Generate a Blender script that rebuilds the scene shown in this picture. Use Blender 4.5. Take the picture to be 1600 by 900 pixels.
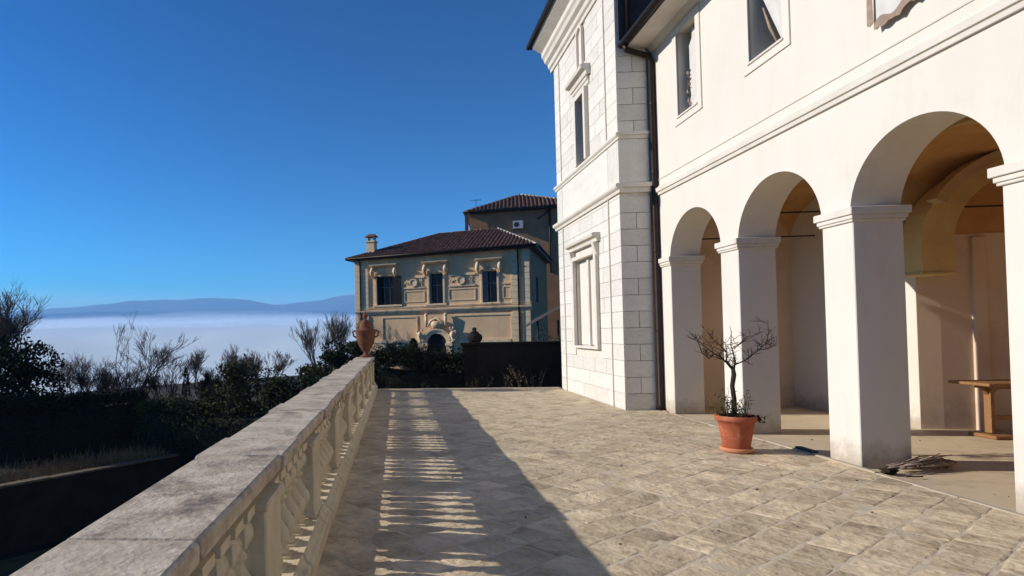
import bpy, bmesh, math, random
import numpy as np
from mathutils import Vector, Matrix, noise
R = math.radians
rnd = random.Random(7)
S = bpy.context.scene
for o in list(bpy.data.objects): bpy.data.objects.remove(o)

# ------------------------------------------------------------------ camera
YAW, PITCH, ROLL, EYE = -.068, .0179, .0204, 1.7
cd = bpy.data.cameras.new('camera'); cam = bpy.data.objects.new('camera', cd)
S.collection.objects.link(cam); S.camera = cam
cd.sensor_width = 36; cd.lens = 891.76 / 1600 * 36
cd.shift_x = (800 - 553.57) / 1600; cd.shift_y = (503.69 - 450) / 1600
cd.clip_start = .05; cd.clip_end = 30000
cam.location = (0, 0, EYE)
_rz = Matrix.Rotation(-YAW, 3, 'Z'); _rx = Matrix.Rotation(PITCH, 3, 'X'); _ry = Matrix.Rotation(ROLL, 3, 'Y')
CR = _rz @ _rx @ _ry                                    # axes: right, forward, up
cam.rotation_euler = (CR @ Matrix(((1, 0, 0), (0, 0, -1), (0, 1, 0)))).to_euler()
# ------------------------------------------------------------------ world, sun, exposure
SUNDIR = Vector((1, -.095, -.447)).normalized()          # the way the light travels
ELEV = math.asin(-SUNDIR.z); AZ = math.atan2(-SUNDIR.x, -SUNDIR.y)
w = bpy.data.worlds.new('World'); S.world = w; w.use_nodes = True
nt = w.node_tree; bg = nt.nodes['Background']
sky = nt.nodes.new('ShaderNodeTexSky'); sky.sky_type = 'NISHITA'; sky.sun_disc = False
sky.sun_elevation = ELEV; sky.sun_rotation = AZ; sky.altitude = 900; sky.air_density = 1.0; sky.dust_density = .3; sky.ozone_density = 2.6
hs = nt.nodes.new('ShaderNodeHueSaturation'); hs.inputs['Saturation'].default_value = 1.3; hs.inputs['Value'].default_value = .62
nt.links.new(sky.outputs[0], hs.inputs['Color']); gm = nt.nodes.new('ShaderNodeGamma'); gm.inputs[1].default_value = 1.4; nt.links.new(hs.outputs[0], gm.inputs[0]); h2 = nt.nodes.new('ShaderNodeHueSaturation'); h2.inputs['Saturation'].default_value = 1.6; h2.inputs['Value'].default_value = 1.2; nt.links.new(gm.outputs[0], h2.inputs['Color']); nt.links.new(h2.outputs[0], bg.inputs[0])
bg.inputs[1].default_value = .088
sl = bpy.data.lights.new('sun', 'SUN'); sl.energy = 5.0; sl.angle = R(.5); sl.color = (1, .94, .85)
sun = bpy.data.objects.new('sun', sl); S.collection.objects.link(sun)
sun.rotation_euler = SUNDIR.to_track_quat('-Z', 'Y').to_euler(); sun.location = (-20, 3, 12)
S.view_settings.view_transform = 'Standard'; S.view_settings.look = 'None'; S.view_settings.gamma = 1
S.view_settings.use_curve_mapping = False; S.view_settings.exposure = .22
S.render.engine = 'CYCLES'; S.cycles.use_denoising = True; S.cycles.max_bounces = 8; S.cycles.diffuse_bounces = 5
S.cycles.volume_bounces = 3; S.cycles.sample_clamp_indirect = 4; S.cycles.caustics_reflective = False; S.cycles.caustics_refractive = False
S.cycles.use_adaptive_sampling = True; S.cycles.adaptive_threshold = .02

# ------------------------------------------------------------------ materials
MATS = {}
def mat(name, col, col2=None, scale=4, rough=.9, bump=.1, bscale=None, rand=0, detail=6, stain=None, stscale=.8, stlo=.52, sthi=.7, metallic=0, stretch=None, bdist=.01, spec=.3, splash=None):
    """procedural surface: two colours mixed by noise, optional stains, per-object value shift, bump"""
    if name in MATS: return MATS[name]
    m = bpy.data.materials.new(name); m.use_nodes = True; t = m.node_tree; b = t.nodes['Principled BSDF']
    b.inputs['Roughness'].default_value = rough; b.inputs['Metallic'].default_value = metallic; b.inputs['Specular IOR Level'].default_value = spec
    N = t.nodes.new; L = t.links.new
    tc = N('ShaderNodeTexCoord'); src = tc.outputs['Object']
    if stretch:
        mp = N('ShaderNodeMapping'); mp.inputs['Scale'].default_value = stretch; L(src, mp.inputs[0]); src = mp.outputs[0]
    if rand:
        oi = N('ShaderNodeObjectInfo'); va = N('ShaderNodeVectorMath'); va.operation = 'MULTIPLY_ADD'
        L(oi.outputs['Random'], va.inputs[0]); va.inputs[1].default_value = (37, 91, 53); L(src, va.inputs[2]); src = va.outputs[0]
    n = N('ShaderNodeTexNoise'); n.inputs['Scale'].default_value = scale; n.inputs['Detail'].default_value = detail; n.inputs['Roughness'].default_value = .62
    L(src, n.inputs['Vector'])
    cr = N('ShaderNodeValToRGB'); cr.color_ramp.elements[0].position = .32; cr.color_ramp.elements[1].position = .68
    cr.color_ramp.elements[0].color = (*(col2 or [c * .85 for c in col]), 1); cr.color_ramp.elements[1].color = (*col, 1)
    L(n.outputs['Fac'], cr.inputs[0]); out = cr.outputs[0]
    if stain:
        n2 = N('ShaderNodeTexNoise'); n2.inputs['Scale'].default_value = stscale; n2.inputs['Detail'].default_value = 8; n2.inputs['Roughness'].default_value = .7
        L(src, n2.inputs['Vector']); r2 = N('ShaderNodeMapRange'); r2.inputs[1].default_value = stlo; r2.inputs[2].default_value = sthi; L(n2.outputs['Fac'], r2.inputs[0])
        mx = N('ShaderNodeMix'); mx.data_type = 'RGBA'; L(r2.outputs[0], mx.inputs[0]); L(out, mx.inputs[6]); mx.inputs[7].default_value = (*stain, 1); out = mx.outputs[2]
    if splash:                                               # rain-splashed dirt on the lowest 40 cm, ragged by noise
        sx = N('ShaderNodeSeparateXYZ'); L(tc.outputs['Object'], sx.inputs[0]); n4 = N('ShaderNodeTexNoise'); n4.inputs['Scale'].default_value = 6; n4.inputs['Detail'].default_value = 8; n4.inputs['Roughness'].default_value = .7
        L(tc.outputs['Object'], n4.inputs['Vector']); m4 = N('ShaderNodeMapRange'); L(sx.outputs['Z'], m4.inputs[0]); m4.inputs[1].default_value = .5; m4.inputs[2].default_value = -.02; m4.inputs[3].default_value = -.32; m4.inputs[4].default_value = .42
        ad = N('ShaderNodeMath'); ad.operation = 'ADD'; L(m4.outputs[0], ad.inputs[0]); L(n4.outputs['Fac'], ad.inputs[1]); m5 = N('ShaderNodeMapRange'); L(ad.outputs[0], m5.inputs[0]); m5.inputs[1].default_value = .45; m5.inputs[2].default_value = .85; m5.inputs[4].default_value = .75
        mx = N('ShaderNodeMix'); mx.data_type = 'RGBA'; L(m5.outputs[0], mx.inputs[0]); L(out, mx.inputs[6]); mx.inputs[7].default_value = (*splash, 1); out = mx.outputs[2]
    if rand:
        hv = N('ShaderNodeHueSaturation'); mr = N('ShaderNodeMapRange'); mr.inputs[3].default_value = 1 - rand; mr.inputs[4].default_value = 1 + rand
        L(oi.outputs['Random'], mr.inputs[0]); L(mr.outputs[0], hv.inputs['Value']); L(out, hv.inputs['Color']); out = hv.outputs[0]
    L(out, b.inputs['Base Color'])
    if bump:
        n3 = N('ShaderNodeTexNoise'); n3.inputs['Scale'].default_value = bscale or scale * 6; n3.inputs['Detail'].default_value = 7; L(src, n3.inputs['Vector'])
        bp = N('ShaderNodeBump'); bp.inputs['Strength'].default_value = bump; bp.inputs['Distance'].default_value = bdist
        L(n3.outputs['Fac'], bp.inputs['Height']); L(bp.outputs[0], b.inputs['Normal'])
    MATS[name] = m; return m

M_PLAS = mat('white_plaster', (.715, .665, .58), (.67, .615, .525), 1.3, .9, .25, 14, stain=(.50, .44, .355), stscale=1.5, stlo=.58, sthi=1.05, stretch=(1, 1, .3), splash=(.36, .29, .20))
M_ASH = mat('white_ashlar', (.73, .69, .615), (.64, .595, .515), 5, .88, .35, 30, rand=.07, stain=(.46, .42, .34), stscale=2.2, stlo=.60, sthi=.9)
M_ASHJ = mat('ashlar_joint', (.70, .65, .57), (.61, .55, .47), 4, .95, .3, 30)
M_TRIM = mat('stone_trim', (.72, .665, .58), (.63, .575, .485), 3, .85, .25, 22, stain=(.42, .385, .32), stscale=1.6, stlo=.6, sthi=.85)
M_INT = mat('loggia_plaster', (.70, .56, .43), (.62, .48, .35), 1.1, .95, .15, 10, stain=(.50, .37, .26), stscale=.8)
M_VAULT = mat('vault_brick', (.62, .35, .13), (.46, .23, .07), 2.2, .95, .5, 9, stain=(.44, .26, .12), stscale=1.1, stlo=.56, sthi=.8)
M_RIB = mat('rib_plaster', (.62, .46, .20), (.52, .36, .15), 2.5, .95, .25, 12)
M_RIBP = mat('rib_pale', (.52, .40, .22), (.42, .30, .15), 2.5, .95, .25, 12)
M_PAVE = mat('paving_stone', (.73, .59, .385), (.46, .355, .225), 2.6, .8, .75, 14, rand=.20, stain=(.19, .12, .065), stscale=4.0, stlo=.50, sthi=.88, detail=9, bdist=.03)
M_MORT = mat('pale_mortar', (.66, .56, .41), (.48, .385, .26), 5, .95, .8, 25, stain=(.28, .21, .13), stscale=1.4, stlo=.58, sthi=.85)
M_LFLOOR = mat('loggia_floor_screed', (.64, .52, .34), (.56, .44, .28), 1.6, .85, .2, 20, stain=(.36, .28, .19), stscale=1.2)
M_KERB = mat('kerb_stone', (.56, .48, .36), (.38, .31, .21), 4, .85, .4, 30, rand=.06)
M_COP = mat('coping_stone', (.66, .56, .42), (.38, .30, .21), 6, .85, .8, 34, rand=.09, stain=(.13, .105, .08), stscale=3.4, stlo=.53, sthi=.70, detail=12)
M_BAL = mat('baluster_stone', (.70, .60, .42), (.56, .46, .30), 5, .85, .5, 26, stain=(.24, .18, .11), stscale=4, stlo=.58, sthi=.78)
M_VIL = mat('villa_stucco', (.86, .585, .34), (.72, .475, .265), 1.2, .95, .3, 12, stain=(.56, .38, .22), stscale=.9, stlo=.52, sthi=.8, stretch=(1, 1, .5))
M_VTRIM = mat('villa_trim', (.88, .68, .44), (.74, .55, .34), 3, .9, .3, 16, stain=(.40, .29, .19), stscale=2)
M_VSIDE = mat('shade_brown_stucco', (.46, .25, .13), (.33, .175, .09), 1.2, .95, .3, 12)  # villa side: its shade put into a darker stucco; also the plain brown rear house
M_TILE = mat('roof_tiles', (.26, .125, .082), (.09, .048, .036), 3.0, .9, .3, 12, stain=(.30, .21, .15), stscale=2.6, stlo=.62, sthi=.7, detail=3)
M_HIP = mat('hip_mortar', (.62, .56, .47), (.40, .33, .26), 5, .9, .3)
M_DARK = mat('dark_interior', (.012, .013, .016), None, 4, .9, 0)
M_GLASS = mat('window_glass', (.02, .026, .034), (.012, .016, .02), 2, .25, 0, spec=.25)
M_SHUT = mat('blue_grey_shutter', (.15, .18, .20), (.10, .12, .14), 6, .7, .2)
M_PIPE = mat('brown_metal', (.032, .020, .014), (.02, .013, .010), 6, .5, .1, metallic=.4)
M_SLATE = mat('dark_grey_surface', (.065, .06, .058), (.04, .037, .036), 5, .8, .3)
M_IRON = mat('black_iron', (.02, .014, .010), None, 6, .6, .1)
M_TERRA = mat('terracotta', (.42, .115, .05), (.31, .08, .034), 7, .8, .2, 40, stain=(.52, .27, .17), stscale=7, stlo=.56, sthi=.75)
M_TERRU = mat('weathered_terracotta', (.23, .085, .038), (.12, .045, .024), 6, .85, .4, 30, stain=(.14, .07, .04), stscale=5)
M_TERRL = mat('pale_terracotta', (.62, .27, .15), (.52, .20, .10), 5, .8, .15, 40)
M_SOIL = mat('dark_soil', (.035, .022, .014), (.015, .010, .007), 20, 1, 1, 50)
M_BARK = mat('dark_bark', (.045, .030, .022), (.022, .015, .011), 20, .95, .6, 60)
M_TWIG = mat('grey_bark', (.075, .058, .048), (.038, .029, .024), 12, .95, .4, 60)
M_TWIGP = mat('pale_bark', (.13, .10, .08), (.06, .045, .036), 12, .95, .4, 60)
def leafmat(name, a, b): return mat(name, a, b, 1.7, .75, 0, detail=3, spec=.12)
M_LEAF = leafmat('evergreen_leaf', (.065, .075, .024), (.022, .030, .011))
M_LEAFO = leafmat('olive_leaf', (.075, .080, .028), (.035, .040, .014))
M_LEAFD = leafmat('dark_leaf', (.018, .028, .011), (.007, .012, .006))
M_LEAFY = leafmat('yellowing_leaf', (.20, .15, .045), (.08, .065, .02))
M_LITTER = mat("leaf_litter", (.10, .06, .03), (.04, .025, .015), 9, .9, 0)
M_DRY = mat('dry_grass', (.32, .21, .10), (.14, .10, .04), 3, .9, 0)
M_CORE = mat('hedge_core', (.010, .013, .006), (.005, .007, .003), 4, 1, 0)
M_EARTH = mat('garden_earth', (.030, .026, .014), (.014, .015, .007), .5, 1, .5, 4)
M_LAWN = mat('dark_lawn', (.12, .085, .03), (.05, .038, .015), 1.5, 1, .5, 30)
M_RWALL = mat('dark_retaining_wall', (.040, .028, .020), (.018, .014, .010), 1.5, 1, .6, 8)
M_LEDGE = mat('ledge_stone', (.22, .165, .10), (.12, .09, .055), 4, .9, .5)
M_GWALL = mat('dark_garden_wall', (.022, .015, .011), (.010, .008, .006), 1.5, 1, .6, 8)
M_WOOD = mat('table_wood', (.33, .17, .07), (.22, .105, .04), 5, .6, .2, 30, stretch=(1, 8, 8))
M_CLOTH = mat('white_sheet', (.66, .63, .58), (.56, .53, .48), 5, .9, .3, 12)
M_CLOTHB = mat('brown_sheet', (.38, .28, .20), (.26, .18, .13), 9, .9, .3, 12)
M_GREYP = mat('grey_board', (.42, .36, .31), (.36, .31, .27), 2, .7, .1)
M_PLASTIC = mat('white_enamel', (.65, .64, .60), None, 4, .5, .05)
M_MTN = mat('hillside', (.045, .055, .06), (.028, .036, .042), .002, 1, 0)
M_STICK = mat('dry_stick', (.42, .32, .25), (.16, .11, .08), 9, .95, .3)

# ------------------------------------------------------------------ object helpers
WM = {}                                                   # world matrices of every object made
def link(o): S.collection.objects.link(o); return o
def thing(name, label, cat, loc=(0, 0, 0), rz=0, group=None):
    o = bpy.data.objects.new(name, None); link(o); o.location = loc; o.rotation_euler = (0, 0, rz); o.empty_display_size = .2
    WM[o.name] = Matrix.Translation(loc) @ Matrix.Rotation(rz, 4, 'Z')
    return tag(o, label, cat, group)
def tag(o, label=None, cat=None, group=None, kind=None):
    if label: o['label'] = label
    if cat: o['category'] = cat
    if group: o['group'] = group
    if kind: o['kind'] = kind
    return o
class MB:
    """collects geometry in plain lists, then links it as one mesh object"""
    def __init__(s): s.v = []; s.f = []; s.sm = []
    def add(s, vs, fs, sm=False):
        b = len(s.v); s.v += [tuple(v) for v in vs]; s.f += [tuple(i + b for i in f) for f in fs]; s.sm += [sm] * len(fs); return s
    def box(s, x0, x1, y0, y1, z0, z1):
        return s.add([(x, y, z) for z in (z0, z1) for y in (y0, y1) for x in (x0, x1)],
                     [(0, 2, 3, 1), (4, 5, 7, 6), (0, 1, 5, 4), (2, 6, 7, 3), (0, 4, 6, 2), (1, 3, 7, 5)])
    def obox(s, c, ax, ay, az):
        c = Vector(c); ax = Vector(ax); ay = Vector(ay); az = Vector(az)
        return s.add([c + ax * i + ay * j + az * k for k in (-1, 1) for j in (-1, 1) for i in (-1, 1)],
                     [(0, 2, 3, 1), (4, 5, 7, 6), (0, 1, 5, 4), (2, 6, 7, 3), (0, 4, 6, 2), (1, 3, 7, 5)])
    def extr_y(s, prof, y0, y1, skew=0):
        """closed (x,z) outline pushed along y, wound so that normals face out"""
        n = len(prof); A = sum(prof[i][0] * prof[(i + 1) % n][1] - prof[(i + 1) % n][0] * prof[i][1] for i in range(n))
        if A < 0: prof = prof[::-1]
        vs = [(x, y0, z) for x, z in prof] + [(x, y1, z) for x, z in prof]
        fs = [tuple(range(n)), tuple(range(2 * n - 1, n - 1, -1))] + [(i, i + n, (i + 1) % n + n, (i + 1) % n) for i in range(n)]
        return s.add(vs, fs)
    def extr_x(s, prof, x0, x1):
        """closed (y,z) outline pushed along x"""
        n = len(prof); A = sum(prof[i][0] * prof[(i + 1) % n][1] - prof[(i + 1) % n][0] * prof[i][1] for i in range(n))
        if A < 0: prof = prof[::-1]
        vs = [(x0, y, z) for y, z in prof] + [(x1, y, z) for y, z in prof]
        fs = [tuple(range(n - 1, -1, -1)), tuple(range(n, 2 * n))] + [(i, (i + 1) % n, (i + 1) % n + n, i + n) for i in range(n)]
        return s.add(vs, fs)
    def prism(s, pts, z0, z1):
        n = len(pts); A = sum(pts[i][0] * pts[(i + 1) % n][1] - pts[(i + 1) % n][0] * pts[i][1] for i in range(n))
        if A < 0: pts = pts[::-1]
        return s.add([(x, y, z0) for x, y in pts] + [(x, y, z1) for x, y in pts],
                     [tuple(range(n - 1, -1, -1)), tuple(range(n, 2 * n))] + [(i, (i + 1) % n, (i + 1) % n + n, i + n) for i in range(n)])
    def lathe(s, c, prof, seg=16, a0=0, squash=1):
        b = []; cx, cy, cz = c
        for r, z in prof:
            for k in range(seg):
                a = a0 + 2 * math.pi * k / seg; b.append((cx + r * math.cos(a), cy + r * squash * math.sin(a), cz + z))
        fs = []
        for i in range(len(prof) - 1):
            for k in range(seg):
                k2 = (k + 1) % seg; fs.append((i * seg + k, i * seg + k2, (i + 1) * seg + k2, (i + 1) * seg + k))
        fs.append(tuple(range(seg - 1, -1, -1))); fs.append(tuple((len(prof) - 1) * seg + k for k in range(seg)))
        return s.add(b, fs, seg > 6)
    def tube(s, pts, rad, seg=5, cap=True):
        pts = [Vector(p) for p in pts]; n = len(pts)
        if not hasattr(rad, '__len__'): rad = [rad] * n
        vs = []; t = (pts[1] - pts[0]).normalized(); up = Vector((0, 0, 1)) if abs(t.z) < .9 else Vector((1, 0, 0))
        u = t.cross(up).normalized()
        for i in range(n):
            t = (pts[min(i + 1, n - 1)] - pts[max(i - 1, 0)]).normalized(); u = (u - t * u.dot(t)).normalized(); v = t.cross(u)
            for k in range(seg):
                a = 2 * math.pi * k / seg; vs.append(pts[i] + (u * math.cos(a) + v * math.sin(a)) * rad[i])
        fs = [(i * seg + k, i * seg + (k + 1) % seg, (i + 1) * seg + (k + 1) % seg, (i + 1) * seg + k) for i in range(n - 1) for k in range(seg)]
        if cap: fs += [tuple(range(seg - 1, -1, -1)), tuple((n - 1) * seg + k for k in range(seg))]
        return s.add(vs, fs, True)
    def ball(s, c, r, seg=8, rings=6, jit=0, sq=(1, 1, 1)):
        prof = [(max(.02, math.sin(math.pi * i / rings)) * r, -math.cos(math.pi * i / rings) * r) for i in range(rings + 1)]
        b = len(s.v); s.lathe((0, 0, 0), prof, seg)
        for i in range(b, len(s.v)):
            v = Vector(s.v[i]); k = 1 + jit * noise.noise(v * 2.3 / r + Vector(c))
            s.v[i] = (c[0] + v.x * k * sq[0], c[1] + v.y * k * sq[1], c[2] + v.z * k * sq[2])
        return s
    def leaf(s, c, size, d=None, asp=.5):
        a = Vector((rnd.gauss(0, 1), rnd.gauss(0, 1), rnd.gauss(0, 1))).normalized() if d is None else Vector(d).normalized()
        b = a.cross(Vector((rnd.gauss(0, 1), rnd.gauss(0, 1), rnd.gauss(0, 1)))).normalized(); c = Vector(c)
        s.v += [tuple(c - a * size), tuple(c + b * size * asp), tuple(c + a * size), tuple(c - b * size * asp)]
        k = len(s.v) - 4; s.f.append((k, k + 1, k + 2, k + 3)); s.sm.append(False)
    def build(s, name, m, parent=None, local=False, label=None, loc=None):
        me = bpy.data.meshes.new(name); me.from_pydata(s.v, [], s.f); me.materials.append(m)
        me.polygons.foreach_set('use_smooth', s.sm); me.update()
        o = bpy.data.objects.new(name, me); link(o)
        place(o, parent, local)
        if label: o['label'] = label
        return o
def place(o, parent, local=False, basis=None):
    if parent is not None:
        o.parent = parent
        if not local: o.matrix_parent_inverse = WM[parent.name].inverted()
        WM[o.name] = WM[parent.name].copy() if local else Matrix()
    else: WM[o.name] = Matrix()
    return o
def bevel(o, width=.01, seg=1, angle=35):
    m = o.modifiers.new('bevel', 'BEVEL'); m.width = width; m.segments = seg; m.limit_method = 'ANGLE'; m.angle_limit = R(angle); return o
def struct(o, label=None): o['kind'] = 'structure'; return o
# a shared chamfered unit block, scaled per piece
def unit_block(name, m, ch=.03):
    bm = bmesh.new(); bmesh.ops.create_cube(bm, size=1)
    bmesh.ops.bevel(bm, geom=bm.edges[:], offset=ch, segments=1, affect='EDGES')
    me = bpy.data.meshes.new(name); bm.to_mesh(me); bm.free(); me.materials.append(m); return me
def piece(me, name, parent, c, d, local=False):
    o = bpy.data.objects.new(name, me); link(o); place(o, parent, local); o.location = c; o.scale = d; return o
def at(u, v, Y):
    d = CR @ Vector(((u - 553.57) / 891.76, 1, (503.69 - v) / 891.76)); return Vector((0, 0, EYE)) + d * (Y / d.y)

# ================================================================== THE SETTING
# --- ground: sheet laid out along the retaining wall's direction
P1 = Vector((-12.97, 17.96)); WD = Vector((.65, .76)); WN = Vector((-.76, .65))
def gz(s, t):
    def sm(a, b, x): x = min(1, max(0, (x - a) / (b - a))); return x * x * (3 - 2 * x)
    low = -5.2; up = -3.05 + .25 * sm(2, 14, t) - 1.2 * sm(24, 44, t)
    z = low if t <= -.3 else up
    z = z + (-1.9 - z) * sm(9.5, 17, s) * (1 - sm(5, 18, t))
    r = math.hypot(s - 5, t + 10)
    z -= 62 * sm(30, 190, t) if t > 30 else 0
    z -= 60 * sm(50, 200, s) * (1 - sm(48, 260, t)) if s > 50 else 0
    if r > 30: z += 1.2 * noise.noise(Vector((s * .03, t * .03, 0))) * min(1, (r - 30) / 60)
    return z
ss = [-9000, -4000, -2000, -900, -400, -200, -110, -70] + list(range(-50, 64, 3)) + [70, 85, 110, 160, 240, 400, 900, 2000, 4000, 9500]
tt = [-9000, -4000, -1800, -800, -400, -200, -110, -70, -50, -35, -24, -16, -8, -4, -1.5, -.3, .3, 1.5] + [2.5 + 2.5 * i for i in range(20)] + [55, 62, 72, 85, 105, 130, 165, 210, 260, 400, 900, 2000, 4000, 9500]
g = MB(); vs = []
for t in tt:
    for s_ in ss:
        p = P1 + WD * s_ + WN * t; vs.append((p.x, p.y, gz(s_, t)))
n = len(ss); g.add(vs, [(j * n + i, j * n + i + 1, (j + 1) * n + i + 1, (j + 1) * n + i) for j in range(len(tt) - 1) for i in range(n - 1)], False)
struct(g.build('ground', M_EARTH))
def gat(x, y):
    q = Vector((x, y)) - P1; return gz(q.dot(WD), q.dot(WN))
# lower lawn strip: a sheet just above the ground at the foot of the retaining wall
g = MB(); a = P1 - WD * 18 - WN * 1.0; b = P1 + WD * 9 - WN * 1.0; c = b - WN * 6; d = a - WN * 6
g.add([(q.x, q.y, -5.19) for q in (a, d, c, b)], [(0, 1, 2, 3)]); struct(g.build('lawn', M_LAWN))

# --- mountains
def ridge(name, Y, prof, base, depth, seed):
    g = MB(); vs = []; n = 150; rows = 14
    xs = [p[0] for p in prof]; zs = [p[1] for p in prof]
    for j in range(rows):
        f = j / (rows - 1)
        for i in range(n):
            x = xs[0] + (xs[-1] - xs[0]) * i / (n - 1); z = float(np.interp(x, xs, zs)); z += 16 * noise.noise(Vector((x * .004, seed, 0))) + 6 * noise.noise(Vector((x * .013, seed, 3)))
            k = math.sin(math.pi * min(1, f * 1.0) * .5) if f <= .7 else 1 - (f - .7) / .3 * .9
            zz = base + (z - base) * k + (60 * noise.noise(Vector((x * .0022, f * 3, seed))) * k * (1 - k) * 2)
            vs.append((x, Y - depth * (.7 - f), zz))
    g.add(vs, [(j * n + i, j * n + i + 1, (j + 1) * n + i + 1, (j + 1) * n + i) for j in range(rows - 1) for i in range(n - 1)], True)
    return struct(g.build(name, M_MTN))
ridge('mountains', 5000, [(-9000, 210), (-6500, 300), (-4600, 330), (-3600, 300), (-3106, 318), (-2683, 352), (-2350, 378), (-2087, 388), (-1559, 392), (-1211, 350), (-1000, 300), (-753, 332), (-524, 372), (-337, 384), (200, 400), (900, 360), (2200, 330), (4200, 300), (7000, 260)], -90, 1500, 3)
# --- valley fog: a white bank with soft wisps above it, rising with distance
def fogsheet(name, s, r0, r1, amp, m, a0=-75, a1=40, soft=0):
    g = MB(); vs = []; na = 90; nr = 26
    for j in range(nr):
        r = r0 * (r1 / r0) ** (j / (nr - 1))
        for i in range(na):
            a = R(a0 + (a1 - a0) * i / (na - 1)); x = r * math.sin(a); y = r * math.cos(a)
            z = EYE - 42 * (1 - (r - r0) / (r1 - r0)) ** 3 + s * r * ((r - r0) / (r1 - r0)) ** .5 + amp * r * (noise.noise(Vector((a * 3.1, r * .0012, s * 90))) + .5 * noise.noise(Vector((a * 9, r * .003, 5 + s * 90))))
            vs.append((x, y, z))
    g.add(vs, [(j * na + i, j * na + i + 1, (j + 1) * na + i + 1, (j + 1) * na + i) for j in range(nr - 1) for i in range(na - 1)], True)
    if soft:                                                 # close the volume below
        b = len(g.v); g.add([(x, y, -200) for x, y, z in vs], [(j * na + i, (j + 1) * na + i, (j + 1) * na + i + 1, j * na + i + 1) for j in range(nr - 1) for i in range(na - 1)])
        def side(idx):
            for p, q in zip(idx[:-1], idx[1:]): g.f.append((p, q, q + b, p + b)); g.sm.append(False)
        side([j * na for j in range(nr)]); side([(nr - 1) * na + i for i in range(na)]); side([j * na + na - 1 for j in range(nr)][::-1]); side([i for i in range(na)][::-1])
    return tag(g.build(name, m), kind='stuff')
M_FOG = bpy.data.materials.new('fog_white'); M_FOG.use_nodes = True
_t = M_FOG.node_tree; _b = _t.nodes['Principled BSDF']; _b.inputs['Base Color'].default_value = (.70, .76, .74, 1); _b.inputs['Roughness'].default_value = 1; _b.inputs['Specular IOR Level'].default_value = 0
fogsheet('valley_fog', .0215, 120, 3600, .0075, M_FOG)
def volmat(name, dens, col=(1, 1, 1), an=.0):
    m = bpy.data.materials.new(name); m.use_nodes = True; t = m.node_tree; t.nodes.clear()
    o = t.nodes.new('ShaderNodeOutputMaterial'); v = t.nodes.new('ShaderNodeVolumePrincipled'); v.inputs['Density'].default_value = dens
    v.inputs['Color'].default_value = (*col, 1); v.inputs['Anisotropy'].default_value = an; t.links.new(v.outputs[0], o.inputs['Volume']); return m
for i, (s_, de) in enumerate(((.0235, .0040), (.0265, .0028), (.0300, .0020), (.0335, .0014), (.0375, .0009))):
    fogsheet('fog_wisp', s_, 1300 + 60 * i, 3700, .0085, volmat('fog_vapour_%d' % i, de, (.93, .95, 1)), soft=1)

# --- terrace body, mortar bed, paving
TY0, TYL, TYR = -3.0, 16.75, 16.45
def tfar(x): return TYL + (TYR - TYL) * (x + 1.3) / 6
g = MB(); g.prism([(-1.26, TY0), (4.6, TY0), (5.40, TY0), (5.40, 12.3), (4.72, 12.3), (4.72, tfar(4.7)), (-1.26, tfar(-1.26))], -6.5, -.02)
struct(g.build('terrace', M_RWALL))
g = MB()                                                     # mortar bed, gently uneven
xs = np.linspace(-.6, 5.36, 90); ys = np.linspace(TY0, TYL - .22, 260)
vs = [(x, y, .0015 + .003 * noise.noise(Vector((x * 2.3, y * 2.3, 0))) + .003 * noise.noise(Vector((x * 9, y * 9, 4)))) for y in ys for x in xs]
g.add(vs, [(j * 90 + i, j * 90 + i + 1, (j + 1) * 90 + i + 1, (j + 1) * 90 + i) for j in range(259) for i in range(89) if not (xs[i] > 4.68 and ys[j] > 11.95)], True)
pave = g.build('terrace_paving', M_MORT); struct(pave)
def clip(poly, a, b, c):
    out = []
    for i in range(len(poly)):
        p, q = poly[i], poly[(i + 1) % len(poly)]; dp = a * p[0] + b * p[1] - c; dq = a * q[0] + b * q[1] - c
        if dp <= 0: out.append(p)
        if dp * dq < 0: t = dp / (dp - dq); out.append((p[0] + (q[0] - p[0]) * t, p[1] + (q[1] - p[1]) * t))
    return out
def area(p): return abs(sum(p[i][0] * p[(i + 1) % len(p)][1] - p[(i + 1) % len(p)][0] * p[i][1] for i in range(len(p)))) / 2 if len(p) > 2 else 0
def slab(mb, poly, z, hgt=.03):
    """worn slab: straight-ish sides cut into short runs, a rounded arris and a slightly domed, tilted top"""
    cx = sum(p[0] for p in poly) / len(poly); cy = sum(p[1] for p in poly) / len(poly); ring = []
    for i in range(len(poly)):
        p, q = poly[i], poly[(i + 1) % len(poly)]; L_ = math.dist(p, q); k = max(1, int(L_ / .09))
        for j in range(k):
            f = j / k; x = p[0] + (q[0] - p[0]) * f; y = p[1] + (q[1] - p[1]) * f
            x += .008 * noise.noise(Vector((x * 9, y * 9, 1))); y += .008 * noise.noise(Vector((x * 9, y * 9, 7))); ring.append((x, y))
    def ins(r, d): return [(x + (cx - x) * d / max(.08, math.hypot(x - cx, y - cy)), y + (cy - y) * d / max(.08, math.hypot(x - cx, y - cy))) for x, y in r]
    tx, ty = rnd.gauss(0, .006), rnd.gauss(0, .006); n = len(ring)
    def top(r, dz): return [(x, y, z + dz + tx * (x - cx) + ty * (y - cy) + .005 * noise.noise(Vector((x * 6, y * 6, 2))) + .003 * noise.noise(Vector((x * 15, y * 15, 6)))) for x, y in r]
    vs = [(x, y, -hgt) for x, y in ring] + top(ring, -.0035) + top(ins(ring, .02), 0) + top(ins(ring, .10), .001) + top([(cx, cy)], .0015)
    if area(poly) < 0: pass
    fs = [(k * n + i, k * n + (i + 1) % n, (k + 1) * n + (i + 1) % n, (k + 1) * n + i) for k in range(3) for i in range(n)] + [(3 * n + i, 3 * n + (i + 1) % n, 4 * n) for i in range(n)]
    mb.add(vs, fs, False)
polys = []
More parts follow.
